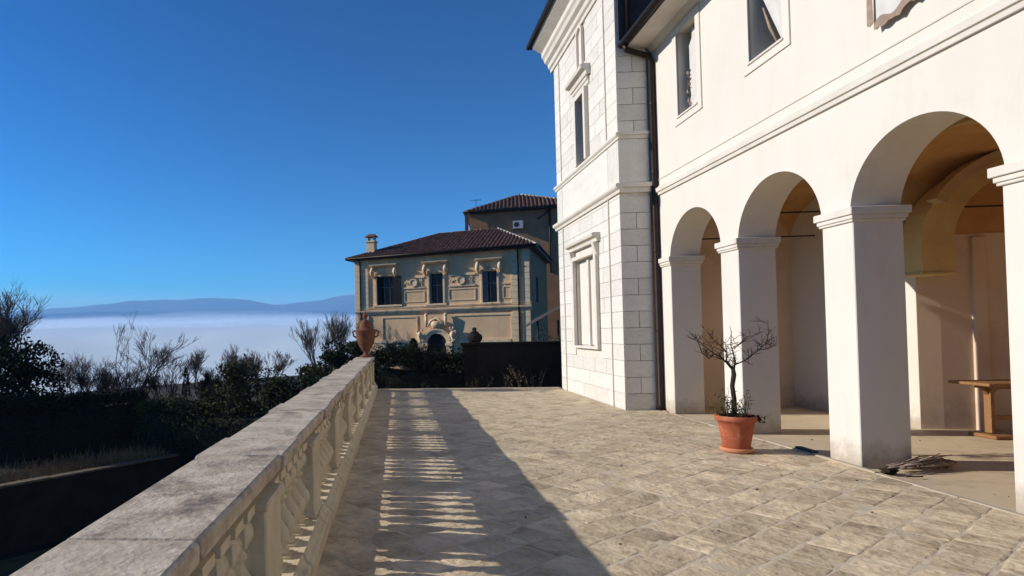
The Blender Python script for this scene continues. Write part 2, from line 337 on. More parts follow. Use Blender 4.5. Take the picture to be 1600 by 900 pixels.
a1, a2 = Vector((.80, .60)), Vector((-.66, .75))             # long joints / cross joints
WID = .31
for k in range(-20, 66):
    o_ = a2 * (k * WID) ; s_ = -14 + rnd.random() * .5
    while s_ < 18:
        l_ = rnd.choice([.28, .31, .33, .36, .45]); j = .006
        q = [o_ + a1 * (s_ + j), o_ + a1 * (s_ + l_ - j), o_ + a1 * (s_ + l_ - j) + a2 * (WID - 2 * j), o_ + a1 * (s_ + j) + a2 * (WID - 2 * j)]
        s_ += l_
        p = [(v.x, v.y) for v in q]
        for cl in ((-1, 0, .60), (1, 0, 5.355), (0, 1, TYL - .24), (0, -1, 2.9)): p = clip(p, *cl) if p else p
        if p and max(v[1] for v in p) > 11.9 and max(v[0] for v in p) > 4.66: p = clip(p, 1, 0, 4.66) if sum(v[1] for v in p) / len(p) > 11.9 else p
        if p and area(p) > .006:
            A = sum(p[i][0] * p[(i + 1) % len(p)][1] - p[(i + 1) % len(p)][0] * p[i][1] for i in range(len(p)))
            polys.append(p if A > 0 else p[::-1])
vis = [p for p in polys if sum(v[1] for v in p) / len(p) > 3.0]
vis.sort(key=lambda p: sum(v[1] for v in p) / len(p)); rest = [p for p in polys if sum(v[1] for v in p) / len(p) <= 3.0] + vis[298:]
for p in vis[:298]:
    mb = MB(); slab(mb, p, .003 + rnd.random() * .003); mb.build('paving_stone', M_PAVE, pave)
mb = MB()
for p in rest: slab(mb, p, .003 + rnd.random() * .003)
tag(mb.build('paving_stone', M_PAVE, pave), kind='stuff')
g = MB(); y0 = TYL - .235                                     # pale edge stone at the far end of the terrace
g.prism([(-.62, y0 + .05), (4.66, y0 - .20), (4.66, y0 + .13), (-.62, y0 + .26)], -.3, .035); struct(bevel(g.build('terrace_edge', M_KERB), .01))

# --- loggia floor and kerb
g = MB(); vs = []; fs = []
g.add([(5.40, TY0, -.012), (11.8, TY0, -.012), (11.8, 12.6, -.012), (5.40, 12.6, -.012)], [(0, 1, 2, 3)])
struct(g.build('loggia_floor', M_LFLOOR))
kerb = bpy.data.objects.new('kerb', None); link(kerb); WM['kerb'] = Matrix(); kerb['kind'] = 'structure'
y = TY0
kme = unit_block('kerb_stone', M_KERB, .05)
while y < 12:
    l_ = rnd.uniform(.8, 1.1); o = piece(kme, 'kerb_stone', kerb, (5.375 + rnd.gauss(0, .003), y + l_ / 2, -.012 + rnd.gauss(0, .003)), (.055, min(l_, 12.0 - y) - .012, .05)); y += l_

# ================================================================== LOGGIA WING
XF, XB = 5.42, 5.98
log = thing('loggia_wing', 'white plastered wing with a round arched arcade and upper windows on the right', 'building', (XF, 6.0, 0))
ARC = [(10.65, .87), (8.44, .88), (6.255, .862), (4.09, .862), (1.885, .862), (-.32, .862), (-2.52, .5)]
PIER = [(11.50, 12.02), (9.32, 9.80), (7.08, 7.56), (4.95, 5.43), (2.745, 3.225), (.54, 1.02), (-1.66, -1.18)]
ZS, ZTOP = 2.95, 4.28
g = MB()
def quadx(x, y0, y1, z0, z1, front=True):                  # a face in a plane of constant x
    v = [(x, y0, z0), (x, y0, z1), (x, y1, z1), (x, y1, z0)]
    g.add(v, [(0, 1, 2, 3)[::-1] if front else (0, 1, 2, 3)])
edges = []
yy = 12.02
for c, r in ARC[:6]:
    quadx(XF, c + r, yy, ZS, ZTOP); quadx(XB, c + r, yy, ZS, ZTOP, False)
    g.add([(XF, c + r, ZS), (XB, c + r, ZS), (XB, yy, ZS), (XF, yy, ZS)], [(0, 3, 2, 1)])
    n = 36
    for i in range(n):
        A0, A1 = math.pi * i / n, math.pi * (i + 1) / n
        p0 = (c + r * math.cos(A0), ZS + r * math.sin(A0)); p1 = (c + r * math.cos(A1), ZS + r * math.sin(A1))
        g.add([(XF, p0[0], p0[1]), (XF, p0[0], ZTOP), (XF, p1[0], ZTOP), (XF, p1[0], p1[1])], [(0, 1, 2, 3)])
        g.add([(XB, p0[0], p0[1]), (XB, p0[0], ZTOP), (XB, p1[0], ZTOP), (XB, p1[0], p1[1])], [(3, 2, 1, 0)])
        g.add([(XF, p0[0], p0[1]), (XF, p1[0], p1[1]), (XB, p1[0], p1[1]), (XB, p0[0], p0[1])], [(0, 1, 2, 3)], True)
    yy = c - r
quadx(XF, -3, yy, 0, ZTOP); quadx(XB, -3, yy, 0, ZTOP, False)
# upper wall with window holes
WINS = [(10.33, 11.01, 5.60, 7.18), (8.13, 8.87, 5.60, 7.18), (5.93, 6.63, 5.60, 7.18), (3.73, 4.43, 5.60, 7.18), (1.53, 2.23, 5.6, 7.18)]
yb = [-3] + sorted([v for w_ in WINS for v in w_[:2]]) + [12.02]
for i in range(len(yb) - 1):
    hole = any(abs(yb[i] - w_[0]) < 1e-6 for w_ in WINS)
    for z0, z1 in (((ZTOP, 5.60), (7.18, 7.42)) if hole else ((ZTOP, 7.42),)):
        quadx(XF, yb[i], yb[i + 1], z0, z1); quadx(XB, yb[i], yb[i + 1], z0, z1, False)
g.add([(XF, 12.02, ZS), (XB, 12.02, ZS), (XB, 12.02, 7.42), (XF, 12.02, 7.42)], [(0, 1, 2, 3)])
g.add([(XF, -3, 7.42), (XF, 12.02, 7.42), (XB, 12.02, 7.42), (XB, -3, 7.42)], [(0, 1, 2, 3)])
for y0, y1, z0, z1 in WINS:                                # reveals
    g.add([(XF, y1, z0), (XB, y1, z0), (XB, y1, z1), (XF, y1, z1)], [(0, 1, 2, 3)]); g.add([(XF, y0, z0), (XB, y0, z0), (XB, y0, z1), (XF, y0, z1)], [(3, 2, 1, 0)])
    g.add([(XF, y0, z0), (XB, y0, z0), (XB, y1, z0), (XF, y1, z0)], [(0, 1, 2, 3)]); g.add([(XF, y0, z1), (XB, y0, z1), (XB, y1, z1), (XF, y1, z1)], [(3, 2, 1, 0)])
g.build('wall', M_PLAS, log)
CAPP = [(0, 0), (.030, .0), (.030, .035), (.045, .045), (.045, .085), (.072, .10), (.078, .165), (0, .165)]
for y0, y1 in PIER:
    g = MB(); g.box(XF, XB, y0, y1, -.03, ZS); pr = bevel(g.build('pier', M_PLAS, log), .008)
    g = MB()                                                # capital: rings of boxes growing outward
    for o0, z0, z1 in ((.026, 2.885, 2.915), (.040, 2.915, 2.965), (.062, 2.965, 3.055)):
        g.box(XF - o0, XB + o0 - .01, y0 - o0, y1 + o0, z0 + .001, z1)
    bevel(g.build('capital', M_TRIM, pr), .006)
g = MB(); g.extr_y([(5.44, 4.345), (5.385, 4.345), (5.375, 4.40), (5.352, 4.405), (5.345, 4.485), (5.39, 4.50), (5.40, 4.53), (5.44, 4.53)], -3, 11.985); g.build('string_course', M_TRIM, log)
g = MB(); g.extr_y([(5.44, 4.655), (5.409, 4.655), (5.404, 4.672), (5.44, 4.68)], -3, 11.985); g.build('thin_band', M_TRIM, log)
g = MB(); g.extr_y([(5.45, 7.30), (5.37, 7.33), (5.30, 7.42), (4.90, 7.44), (4.90, 7.50), (5.45, 7.50)], -3, 11.99); g.build('eave_soffit', M_TRIM, log)
g = MB()                                                    # half-round gutter
pr = [(4.80 + .085 * math.cos(a), 7.50 + .085 * math.sin(a)) for a in [math.pi + math.pi * i / 8 for i in range(9)]] + [(4.80 + .075 * math.cos(a), 7.50 + .075 * math.sin(a)) for a in [2 * math.pi - math.pi * i / 8 for i in range(9)]]
g.extr_y(pr, -3, 11.98); gut = g.build('gutter', M_PIPE, log)
g = MB(); g.tube([(4.82, 11.86, 7.44), (4.84, 11.86, 7.34), (5.30, 11.91, 7.20), (5.355, 11.93, 7.10), (5.355, 11.93, .12), (5.33, 11.90, .02)], .058, 10); dp = g.build('downpipe', M_PIPE, log)
for z in (6.2, 4.8, 3.2, 1.6):
    g = MB(); g.lathe((5.355, 11.93, z), [(.058, 0), (.062, .01), (.062, .05), (.058, .06)], 10); g.build('pipe_bracket', M_PIPE, dp)
g = MB(); g.add([(4.88, -3, 7.53), (4.88, 12.0, 7.53), (9.2, 12.0, 9.1), (9.2, -3, 9.1), (4.88, -3, 7.60), (4.88, 12.0, 7.60), (9.2, 12.0, 9.2), (9.2, -3, 9.2)], [(0, 1, 2, 3), (7, 6, 5, 4), (0, 4, 5, 1), (1, 5, 6, 2), (2, 6, 7, 3), (3, 7, 4, 0)])
g.build('roof', M_TILE, log)
for wi, (y0, y1, z0, z1) in enumerate(WINS):
    wn = MB().box(5.90, 5.93, y0 + .002, y1 - .002, z0 + .002, z1 - .002).build('window', M_DARK, log)
    g = MB(); t_ = .135; fx0 = XF - .022                      # raised surround
    g.box(fx0, XF + .01, y0 - t_, y0, z0 - t_, z1 + t_ * .8); g.box(fx0, XF + .01, y1, y1 + t_, z0 - t_, z1 + t_ * .8)
    g.box(fx0, XF + .01, y0, y1, z0 - t_, z0 - .02); g.box(fx0, XF + .01, y0, y1, z1, z1 + t_ * .8); g.build('frame', M_PLAS, wn)
    g = MB(); g.box(XF - .045, XF + .18, y0 - .02, y1 + .02, z0 - .019, z0 + .014); bevel(g.build('sill', M_TRIM, wn), .005)
    if wi == 0:                                             # blank white board filling most of the opening, dark ragged gap at its far side
        pts = []; k = 16
        for i in range(k + 1):
            z = z0 + .03 + (z1 - z0 - .06) * i / k; pts.append((y1 - .16 - .05 * noise.noise(Vector((i * .7, 1, 0))) - (.10 if i > 13 else 0), z))
        g = MB(); g.extr_x([(y0 + .012, z0 + .02)] + pts + [(y0 + .012, z1 - .25)], 5.56, 5.58); g.build('window_board', M_CLOTH, wn)
        g = MB()
        for i in range(9): z = z0 + .1 + i * .085; g.leaf((5.53, y1 - .15 + rnd.gauss(0, .02), z), .05, (0, rnd.gauss(0, .4), 1)); g.leaf((5.55, y1 - .17 + rnd.gauss(0, .02), z + .03), .045)
        g.build('torn_paper', M_CLOTHB, wn)
    if wi == 1:                                             # a sheet tied back, sagging to one side
        g = MB(); vs = []; nn = 10
        for i in range(nn):
            f = i / (nn - 1)
            for j in range(8):
                h = j / 7; yA = y0 + .02; yB = y1 - .12 - .40 * max(0, 1 - abs(f - 0) * 1.6) if f < .62 else y1 - .12
                yv = yA + (yB - yA) * h; vs.append((5.55 + .035 * math.sin(h * 9 + f * 2), yv, z0 + .03 + (z1 - z0 - .05) * f))
        g.add(vs, [(i * 8 + j, i * 8 + j + 1, (i + 1) * 8 + j + 1, (i + 1) * 8 + j) for i in range(nn - 1) for j in range(7)], True); g.build('window_sheet', M_CLOTH, wn)
        g = MB(); g.tube([(5.53, y1 - .16, z0 + .75), (5.53, y1 - .30, z0 + .38), (5.52, y1 - .47, z0 + .06)], [.012, .022, .012], 6); g.build('sheet_fold', M_CLOTHB, wn)
# torn cloth that hangs out of the third window
rag = thing('hanging_cloth', 'ragged white cloth with torn hem shaded in brown hanging below the upper window above the nearest arch', 'cloth', (5.38, 6.3, 5.0))
g = MB(); vs = []; m_, n_ = 15, 8
for j in range(n_):
    for i in range(m_):
        f = i / (m_ - 1); y = 6.60 - .62 * f; zb = 4.93 + .018 * math.sin(i * .8) + (.09 * f)
        vs.append((5.372 - .012 * math.sin(i * 1.7) * (1 - j / n_), y, zb + (5.62 - zb) * j / (n_ - 1)))
g.add(vs, [(j * m_ + i, j * m_ + i + 1, (j + 1) * m_ + i + 1, (j + 1) * m_ + i) for j in range(n_ - 1) for i in range(m_ - 1)], True); g.build('cloth', M_CLOTH, rag)
g = MB(); vs = []
for i in range(m_):
    f = i / (m_ - 1); y = 6.60 - .62 * f; zb = 4.93 + .018 * math.sin(i * .8) + (.09 * f); h = .05 + .02 * math.sin(i * .9)
    vs += [(5.350, y, zb - .03 - .03 * (i in (2, 3, 7, 11))), (5.352, y + .01, zb + h)]
g.add(vs, [(2 * i, 2 * i + 2, 2 * i + 3, 2 * i + 1) for i in range(m_ - 1)], True); g.build('torn_hem_shade', M_CLOTHB, rag)  # shade along the ragged edge, painted as a brown band
g = MB(); g.add([(5.352, 6.70, 5.00), (5.352, 6.61, 4.99), (5.352, 6.62, 5.40), (5.352, 6.69, 5.40), (5.352, 6.655, 4.97)], [(0, 4, 1, 2, 3)]); g.build('torn_strip_shade', M_CLOTHB, rag)  # more of the edge's shade, as a separate brown strip
# --- inside: walls, vault, ribs, rods
g = MB(); g.box(8.30, 8.60, 9.66, 12.5, -.03, 4.3); g.build('back_wall', M_PLAS, log)
g = MB(); g.box(6.05, 9.0, 12.5, 12.6, -.03, 4.3); g.box(5.44, 6.05, 12.03, 12.1, -.03, 4.3); g.build('end_wall', M_INT, log)
g = MB(); g.prism([(8.302, 9.66), (8.302, 9.655), (8.602, 9.60), (9.6, 9.48), (11.8, 9.36), (11.8, 9.9), (8.603, 9.9), (8.603, 9.658)], -.03, 3.05); g.build('cross_wall', M_INT, log)
g = MB(); g.prism([(8.302, 9.659), (8.602, 9.615), (9.6, 9.495), (11.8, 9.375), (11.8, 9.9), (8.603, 9.9), (8.603, 9.6595)], 3.052, 4.5); g.build('lunette', M_VAULT, log)
g = MB(); g.box(11.8, 12.0, -3, 9.9, -.03, 4.5); g.box(6.05, 11.8, -3.2, -3.0, -.03, 4.5); g.build('hall_wall', M_INT, log)
g = MB(); g.prism([(9.02, 9.50), (9.20, 9.48), (9.20, 9.7), (9.02, 9.7)], -.03, 3.0); bevel(g.build('pilaster', M_INT, log), .01)
g = MB()
XS = list(np.linspace(5.97, 8.30, 24)) + list(np.linspace(8.30, 11.8, 30))[1:]
BAYS = [12.52, 9.56, 7.32, 5.19, 2.985, .78, -1.42, -3.1]; YS = []
for i in range(len(BAYS) - 1): YS += list(np.linspace(BAYS[i], BAYS[i + 1], 22))[(1 if i else 0):]
def vz(x, y):
    cx, ax = (7.135, 1.17) if x <= 8.301 else (10.05, 1.75)
    for i in range(len(BAYS) - 1):
        if BAYS[i] >= y >= BAYS[i + 1]: cy = (BAYS[i] + BAYS[i + 1]) / 2; ay = (BAYS[i] - BAYS[i + 1]) / 2; break
    else: cy, ay = 12.5, 1
    e = lambda q: math.sqrt(max(0, 1 - q * q)); return 3.38 + .86 * max(e((x - cx) / ax), e((y - cy) / ay))
vs = [(x, y, vz(x, y)) for y in YS for x in XS]; n = len(XS)
g.add(vs, [(j * n + i, j * n + i + 1, (j + 1) * n + i + 1, (j + 1) * n + i) for j in range(len(YS) - 1) for i in range(n - 1)], True)
g.build('vault', M_VAULT, log)
g = MB(); g.box(6.06, 12.0, -3.1, 12.6, 4.52, 4.6); g.build('upper_floor', M_SLATE, log)
def rib(name, m, y0, y1, cx, zc, ao, bo, ai, bi, parent, n=28, a0=0, a1=math.pi):
    g = MB(); vs = []
    for i in range(n + 1):
        a = a0 + (a1 - a0) * i / n; co, si = math.cos(a), math.sin(a)
        vs += [(cx + ao * co, y0, zc + bo * si), (cx + ai * co, y0, zc + bi * si), (cx + ai * co, y1, zc + bi * si), (cx + ao * co, y1, zc + bo * si)]
    fs = []
    for i in range(n):
        b = i * 4
        for k in range(4): fs.append((b + k, b + (k + 1) % 4, b + 4 + (k + 1) % 4, b + 4 + k))
    fs += [(3, 2, 1, 0), (4 * n, 4 * n + 1, 4 * n + 2, 4 * n + 3)]; g.add(vs, fs, False); return g.build(name, m, parent)
rb = rib('rib', M_RIB, 9.02, 9.36, 9.62, 2.88, 1.76, 1.28, 1.30, 1.06, log)
g = MB(); g.prism([(7.86, 9.02), (8.32, 9.02), (8.32, 9.40), (7.86, 9.40)], 2.42, 2.879); g.prism([(7.86, 9.40), (8.6, 9.40), (8.6, 9.70), (7.86, 9.70)], 2.42, 4.3); g.box(7.84, 8.34, 9.0, 9.41, 2.385, 2.419); g.build('corbel', M_RIB, log)
rib('rib', M_RIBP, 8.86, 9.02, 9.62, 2.88, 1.86, 1.42, 1.70, 1.27, log, a0=.0, a1=math.pi * .86)
rib('rib', M_RIBP, 7.22, 7.44, 7.175, 3.36, 1.12, .86, 1.02, .74, log)
rib('rib', M_RIBP, 9.46, 9.66, 7.1, 3.36, 1.04, .86, .95, .74, log)
for p, q in (((6.0, 9.5, 3.47), (9.6, 9.36, 3.44)), ((6.0, 11.78, 3.42), (8.35, 11.78, 3.42)), ((6.0, 11.0, 3.0), (6.05, 11.0, 3.0))):
    if q[0] - p[0] > 1: g = MB(); g.tube([p, q], .014, 6); g.build('tie_rod', M_IRON, log)

# ================================================================== TOWER
tw = thing('stone_tower', 'tall white ashlar tower block with cornices and a blind double window beside the arcade', 'building', (4.7, 14.2, 0))
XT, Y0, Y1, ZT = 4.70, 12.02, 16.42, 9.45
g = MB(); g.box(XT + .32, 5.30, Y0 + .02, Y1, -.3, ZT)
for a_, b_, c_, d_ in ((Y0 + .02, 13.46, -.3, 5), (14.96, Y1, -.3, 5), (13.46, 14.96, -.3, 1.26), (13.46, 14.96, 3.40, 5), (Y0 + .02, 13.84, 5, ZT), (14.41, Y1, 5, ZT), (13.84, 14.41, 5, 5.74), (13.84, 14.41, 7.30, ZT)): g.box(XT + .02, XT + .319, a_, b_, c_ + .0005, d_)
g.box(XT + .12, XT + .319, 13.461, 14.959, 1.261, 3.399)
g.box(5.301, 9.5, 12.62, Y1, -.3, ZT); g.box(5.301, 9.5, Y0 + .02, 12.619, 7.95, ZT); g.build('wall', M_ASHJ, tw)
g = MB(); g.box(4.76, 6.6, Y0 - .012, Y0 + .019, 7.62, 9.44); g.build('dark_grey_surface', M_SLATE, tw)  # thin dark grey panel over the upper south face
bme = unit_block('ashlar_block', M_ASH, .02)
CH = .3365
def block(y0, y1, z0, z1, th=.034): piece(bme, 'ashlar_block', tw, (XT - th / 2 + .033, (y0 + y1) / 2, (z0 + z1) / 2), (th + rnd.uniform(0, .004), y1 - y0 - .009, z1 - z0 - .009))
def course(z0, z1, k, cuts):
    """front face: far pilaster strip, wall stones, near pilaster strip; cuts = openings (y0, y1, z0, z1)"""
    segs = [(15.93, Y1 - .001)]
    ys_ = [12.035, 12.62] + ([13.35, 14.15, 15.05] if k % 2 else [13.0, 13.75, 14.6, 15.35]) + [15.92]
    ys_ = sorted(set([ys_[0]] + [y + rnd.gauss(0, .03) if 12.7 < y < 15.9 else y for y in ys_[1:]]))
    for a_, b_ in zip(ys_[:-1], ys_[1:]): segs.append((a_, b_))
    for a_, b_ in segs:
        parts = [(a_, b_)]
        for cy0, cy1, cz0, cz1 in cuts:
            if z1 > cz0 + .02 and z0 < cz1 - .02:
                np_ = []
                for p, q in parts:
                    if q <= cy0 or p >= cy1: np_.append((p, q))
                    else:
                        if cy0 - p > .05: np_.append((p, cy0))
                        if q - cy1 > .05: np_.append((cy1, q))
                parts = np_
        for p, q in parts: block(p, q, z0, z1)
CUT = [(13.30, 15.12, 1.18, 3.60), (13.70, 14.55, 5.68, 7.40), (13.80, 14.45, 8.1, 9.15)]
z = 0; k = 0
while z < 4.42: course(z, min(z + CH, 4.44), k, CUT); z += CH; k += 1
z = 5.72
while z < 9.05: course(z, min(z + CH, 9.08), k, CUT); z += CH; k += 1
# smooth frieze between the two string courses
for a_, b_ in ((12.035, 12.62), (12.62, 15.92), (15.93, Y1 - .001)): block(a_, b_, 4.64, 5.55, .038)
# south face, stones alternate one / two per course
def sblock(x0, x1, z0, z1, dy=.0): piece(bme, 'ashlar_block', tw, ((x0 + x1) / 2, Y0 + .006 - dy, (z0 + z1) / 2), (x1 - x0 - .013, .034 + rnd.uniform(0, .004), z1 - z0 - .013))
z = 0; k = 0
while z < 7.55:
    z1_ = min(z + CH, 7.6)
    if not (4.42 < z + .1 < 5.6):
        if z < 4.42: z1_ = min(z1_, 4.44)
        if k % 2: sblock(4.68, 5.01, z, z1_); sblock(5.01, 5.298, z, z1_)
        else: sblock(4.68, 5.298, z, z1_)
    if z < 5.58 < z + CH: z = 5.60; k += 1; continue
    z += CH; k += 1
sblock(4.68, 5.298, 4.66, 5.56, .004)
def belt(z0, z1, out, name='string_course', y1=Y1 + .10):
    g = MB(); h = z1 - z0
    pr = [(XT + .01, z0), (XT - out * .35, z0), (XT - out * .45, z0 + h * .3), (XT - out * .8, z0 + h * .45), (XT - out, z0 + h * .62), (XT - out, z0 + h * .9), (XT - out * .7, z1), (XT + .01, z1)]
    g.extr_y(pr, Y0 - out * .9, y1)
    g.box(XT + .011, 5.30, Y0 - out * .9, Y0 + .015, z0 + h * .55, z1 - .002); g.box(XT + .011, 5.30, Y0 - out * .45, Y0 + .015, z0 + .002, z0 + h * .549)
    return bevel(g.build(name, M_TRIM, tw), .004)
belt(4.45, 4.64, .12); belt(5.56, 5.70, .07)
g = MB(); g.extr_y([(4.72, 9.02), (4.66, 9.02), (4.65, 9.10), (4.60, 9.14), (4.58, 9.24), (4.50, 9.30), (4.47, 9.40), (4.42, 9.46), (4.41, 9.58), (4.18, 9.74), (4.15, 9.80), (4.72, 9.80)], 11.75, 16.60); g.build('cornice', M_TRIM, tw)
g = MB(); g.extr_y([(4.19, 9.805), (4.05, 9.805), (4.02, 9.87), (4.05, 9.95), (4.19, 9.95)], 11.60, 16.78); g.build('gutter', M_PIPE, tw)
g = MB(); g.add([(4.10, 11.6, 9.96), (4.10, 16.78, 9.96), (9.6, 16.78, 12.2), (9.6, 11.6, 12.2), (4.10, 11.6, 9.90), (4.10, 16.78, 9.90), (9.6, 16.78, 12.1), (9.6, 11.6, 12.1)], [(0, 3, 2, 1), (4, 5, 6, 7), (0, 1, 5, 4), (1, 2, 6, 5), (2, 3, 7, 6), (3, 0, 4, 7)]); g.build('roof', M_TILE, tw)
g = MB(); g.tube([(4.10, 11.9, 9.85), (4.8, 11.93, 9.3), (4.93, 11.94, 9.1), (4.93, 11.94, 7.5)], .045, 8); g.build('downpipe', M_PIPE, tw)
# thin moulded verticals on the front
for yv in (12.63, 15.925):
    g = MB(); g.box(XT - .028, XT + .01, yv - .018, yv + .018, 0, 4.44); g.build('vertical_fillet', M_TRIM, tw)
    g = MB(); g.box(XT - .028, XT + .01, yv - .018, yv + .018, 5.71, 9.02); g.build('vertical_fillet', M_TRIM, tw)
# lower blind double window
wn = MB().box(4.74, 4.819, 14.15, 14.27, 1.27, 3.39).build('window', M_TRIM, tw)
g = MB(); g.box(4.79, 4.818, 13.50, 14.14, 1.29, 3.38); g.build('blind_pane', M_PLAS, wn); g = MB(); g.box(4.79, 4.818, 14.28, 14.92, 1.29, 3.38); g.build('blind_pane', M_PLAS, wn)
g = MB()
for a_, b_, c_, d_ in ((13.32, 13.46, 1.20, 3.50), (14.96, 15.10, 1.20, 3.50), (13.46, 14.96, 3.40, 3.50), (13.46, 14.96, 1.20, 1.26)): g.box(4.615, 4.70, a_, b_, c_, d_)
bevel(g.build('frame', M_TRIM, wn), .008)
def hood(y0, y1, z0, z1, out, parent):
    h = z1 - z0; g = MB(); g.extr_y([(XT + .01, z0), (XT - out * .4, z0), (XT - out * .5, z0 + h * .4), (XT - out * .9, z0 + h * .55), (XT - out, z0 + h * .85), (XT - out * .8, z1), (XT + .01, z1)], y0, y1); return bevel(g.build('hood', M_TRIM, parent), .004)
hood(13.18, 15.24, 3.66, 3.86, .20, wn)
for y in (13.34, 15.08):
    g = MB(); g.extr_y([(4.70, 3.30), (4.64, 3.36), (4.60, 3.50), (4.56, 3.655), (4.70, 3.655)], y - .07, y + .07); g.build('bracket', M_TRIM, wn)
wn = MB().box(5.0, 5.018, 13.845, 14.405, 5.745, 7.295).build('window', M_DARK, tw)
g = MB()
for a_, b_, c_, d_ in ((13.72, 13.84, 5.70, 7.42), (14.41, 14.53, 5.70, 7.42), (13.84, 14.41, 7.30, 7.42)): g.box(4.60, 4.72, a_, b_, c_, d_)
bevel(g.build('frame', M_TRIM, wn), .008)
hood(13.50, 14.75, 7.62, 7.86, .24, wn); hood(13.58, 14.67, 7.44, 7.61, .08, wn)
nc = MB(); nc.extr_x([(13.98, 8.12), (14.28, 8.12), (14.28, 8.85)] + [(14.13 + .15 * math.cos(a), 8.85 + .15 * math.sin(a)) for a in [math.pi * i / 10 for i in range(1, 10)]] + [(13.98, 8.85)], 4.70, 4.71); nc = nc.build('niche', M_PLAS, tw)
g = MB(); vs = []; n = 14; P = [(14.34, 7.9), (14.34, 8.85)] + [(14.13 + .21 * math.cos(math.pi * i / n), 8.85 + .21 * math.sin(math.pi * i / n)) for i in range(1, n)] + [(13.92, 8.85), (13.92, 7.9)]
Q = [(14.28, 7.9), (14.28, 8.85)] + [(14.13 + .15 * math.cos(math.pi * i / n), 8.85 + .15 * math.sin(math.pi * i / n)) for i in range(1, n)] + [(13.98, 8.85), (13.98, 7.9)]
for i in range(len(P) - 1):
    p, q, r_, t_ = P[i], P[i + 1], Q[i + 1], Q[i]
    g.extr_x([p, q, r_, t_], 4.64, 4.705)
g.build('niche_frame', M_TRIM, nc)

# ================================================================== BALUSTRADE
ba = thing('balustrade', 'long pale stone balustrade with carved balusters along the left of the terrace', 'balustrade', (-.92, 7, 0))
def bx(y, x): return x + .0072 * (y - 3.2)                    # the run drifts slightly right with distance
cuts = [-1.4, .55, 2.0, 3.40, 3.97, 5.38, 5.92, 7.10, 7.70, 8.95, 9.5, 10.7, 11.2, 12.4, 12.9, 14.1, 14.65, 15.7, 16.75]
for i in range(len(cuts) - 1):
    a_, b_ = cuts[i] + .004, cuts[i + 1] - .004; wide = .022 if (i % 2 == 1 and i > 2) else 0; dz = rnd.uniform(-.004, .004) + (.006 if wide else 0)
    g = MB(); k = max(2, int((b_ - a_) / .25)); prof = [(-1.14, .835), (-1.17, .86), (-1.175, .875), (-1.195, .885), (-1.20, .955), (-1.185, .972), (-.705, .972), (-.69, .955), (-.695, .885), (-.725, .878), (-.775, .865), (-.80, .835)]
    vs = []; n = len(prof)
    for j in range(k + 1):
        y = a_ + (b_ - a_) * j / k
        for x, z in prof:
            xx = x + (wide if x > -.9 else -wide); e = .006 * noise.noise(Vector((y * 3, x * 5, z * 9)))
            vs.append((bx(y, xx) + e, y + .0 * (x + .95), z + dz + e * .6))
    fs = [tuple(range(n)), tuple(range((k + 1) * n - 1, k * n - 1, -1))] + [(j * n + q, (j + 1) * n + q, (j + 1) * n + (q + 1) % n, j * n + (q + 1) % n) for j in range(k) for q in range(n)]
    g.add(vs, [f[::-1] for f in fs]); bevel(g.build('coping_slab', M_COP, ba), .006)
# base course: blocks
y = -1.4
while y < 16.7:
    l_ = rnd.uniform(.75, 1.2); b_ = min(y + l_, 16.7)
    g = MB(); o_ = bx(y, 0); g.extr_y([(-1.22 + o_, -.05), (-.59 + o_, -.05), (-.580 + o_, .13), (-.592 + o_, .15), (-.62 + o_, .165), (-.635 + o_, .215), (-1.14 + o_, .215), (-1.2 + o_, .13)], y + .004, b_ - .004)
    bevel(g.build('base_stone', M_BAL, ba), .008); y += l_
PC = [-1.88 + 1.66 * i for i in range(12)]; PC = [p for p in PC if p < 16.8]
for yc in PC:
    yc = min(yc, 16.5)
    x0, x1 = bx(yc, -1.11), bx(yc, -.672)
    g = MB(); g.box(x0, x1, yc - .19, yc + .19, .215, .835); g.box(x0 - .02, x1 + .014, yc - .21, yc + .21, .216, .262); g.box(x0 - .015, x1 + .015, yc - .205, yc + .205, .79, .834)
    bevel(g.build('pilaster', M_BAL, ba), .01)
PROF = [(.045, .0), (.062, .012), (.062, .05), (.045, .062), (.036, .085), (.052, .11), (.082, .15), (.095, .20), (.088, .245), (.060, .29), (.040, .33), (.034, .36), (.050, .375), (.050, .392), (.036, .405), (.044, .44), (.066, .475), (.072, .505), (.060, .535), (.042, .552), (.060, .566), (.060, .575)]
bal = MB(); bal.lathe((0, 0, 0), PROF, 24)
for i in range(len(bal.v)):                                  # lobed belly and shoulder
    x, y, z = bal.v[i]
    if .08 < z < .32 or .41 < z < .54: a = math.atan2(y, x); k = 1 + .075 * abs(math.cos(a * 4)); bal.v[i] = (x * k, y * k, z)
bal.box(-.075, .075, -.075, .075, -.005, .014); bal.box(-.075, .075, -.075, .075, .572, .622)
for a in range(4):                                           # carved acanthus ridges on the belly
    for zc, rr in ((.19, .088), (.49, .064)):
        an = math.pi / 4 + a * math.pi / 2; bal.ball((rr * math.cos(an), rr * math.sin(an), zc), .030, 6, 5, sq=(1, 1, 1.9))
bo = None
for i in range(len(PC) - 1):
    y0, y1 = PC[i] + .19, min(PC[i + 1], 16.5) - .19
    for j in range(6):
        y = y0 + (y1 - y0) * (j + .5) / 6
        if bo is None: bo = bal.build('baluster', M_BAL, ba); o = bo
        else: o = bo.copy(); link(o)
        o.scale = (1.08, 1.03, 1); o.location = (bx(y, -.80), y, .215); o.rotation_euler = (0, 0, rnd.gauss(0, .05))
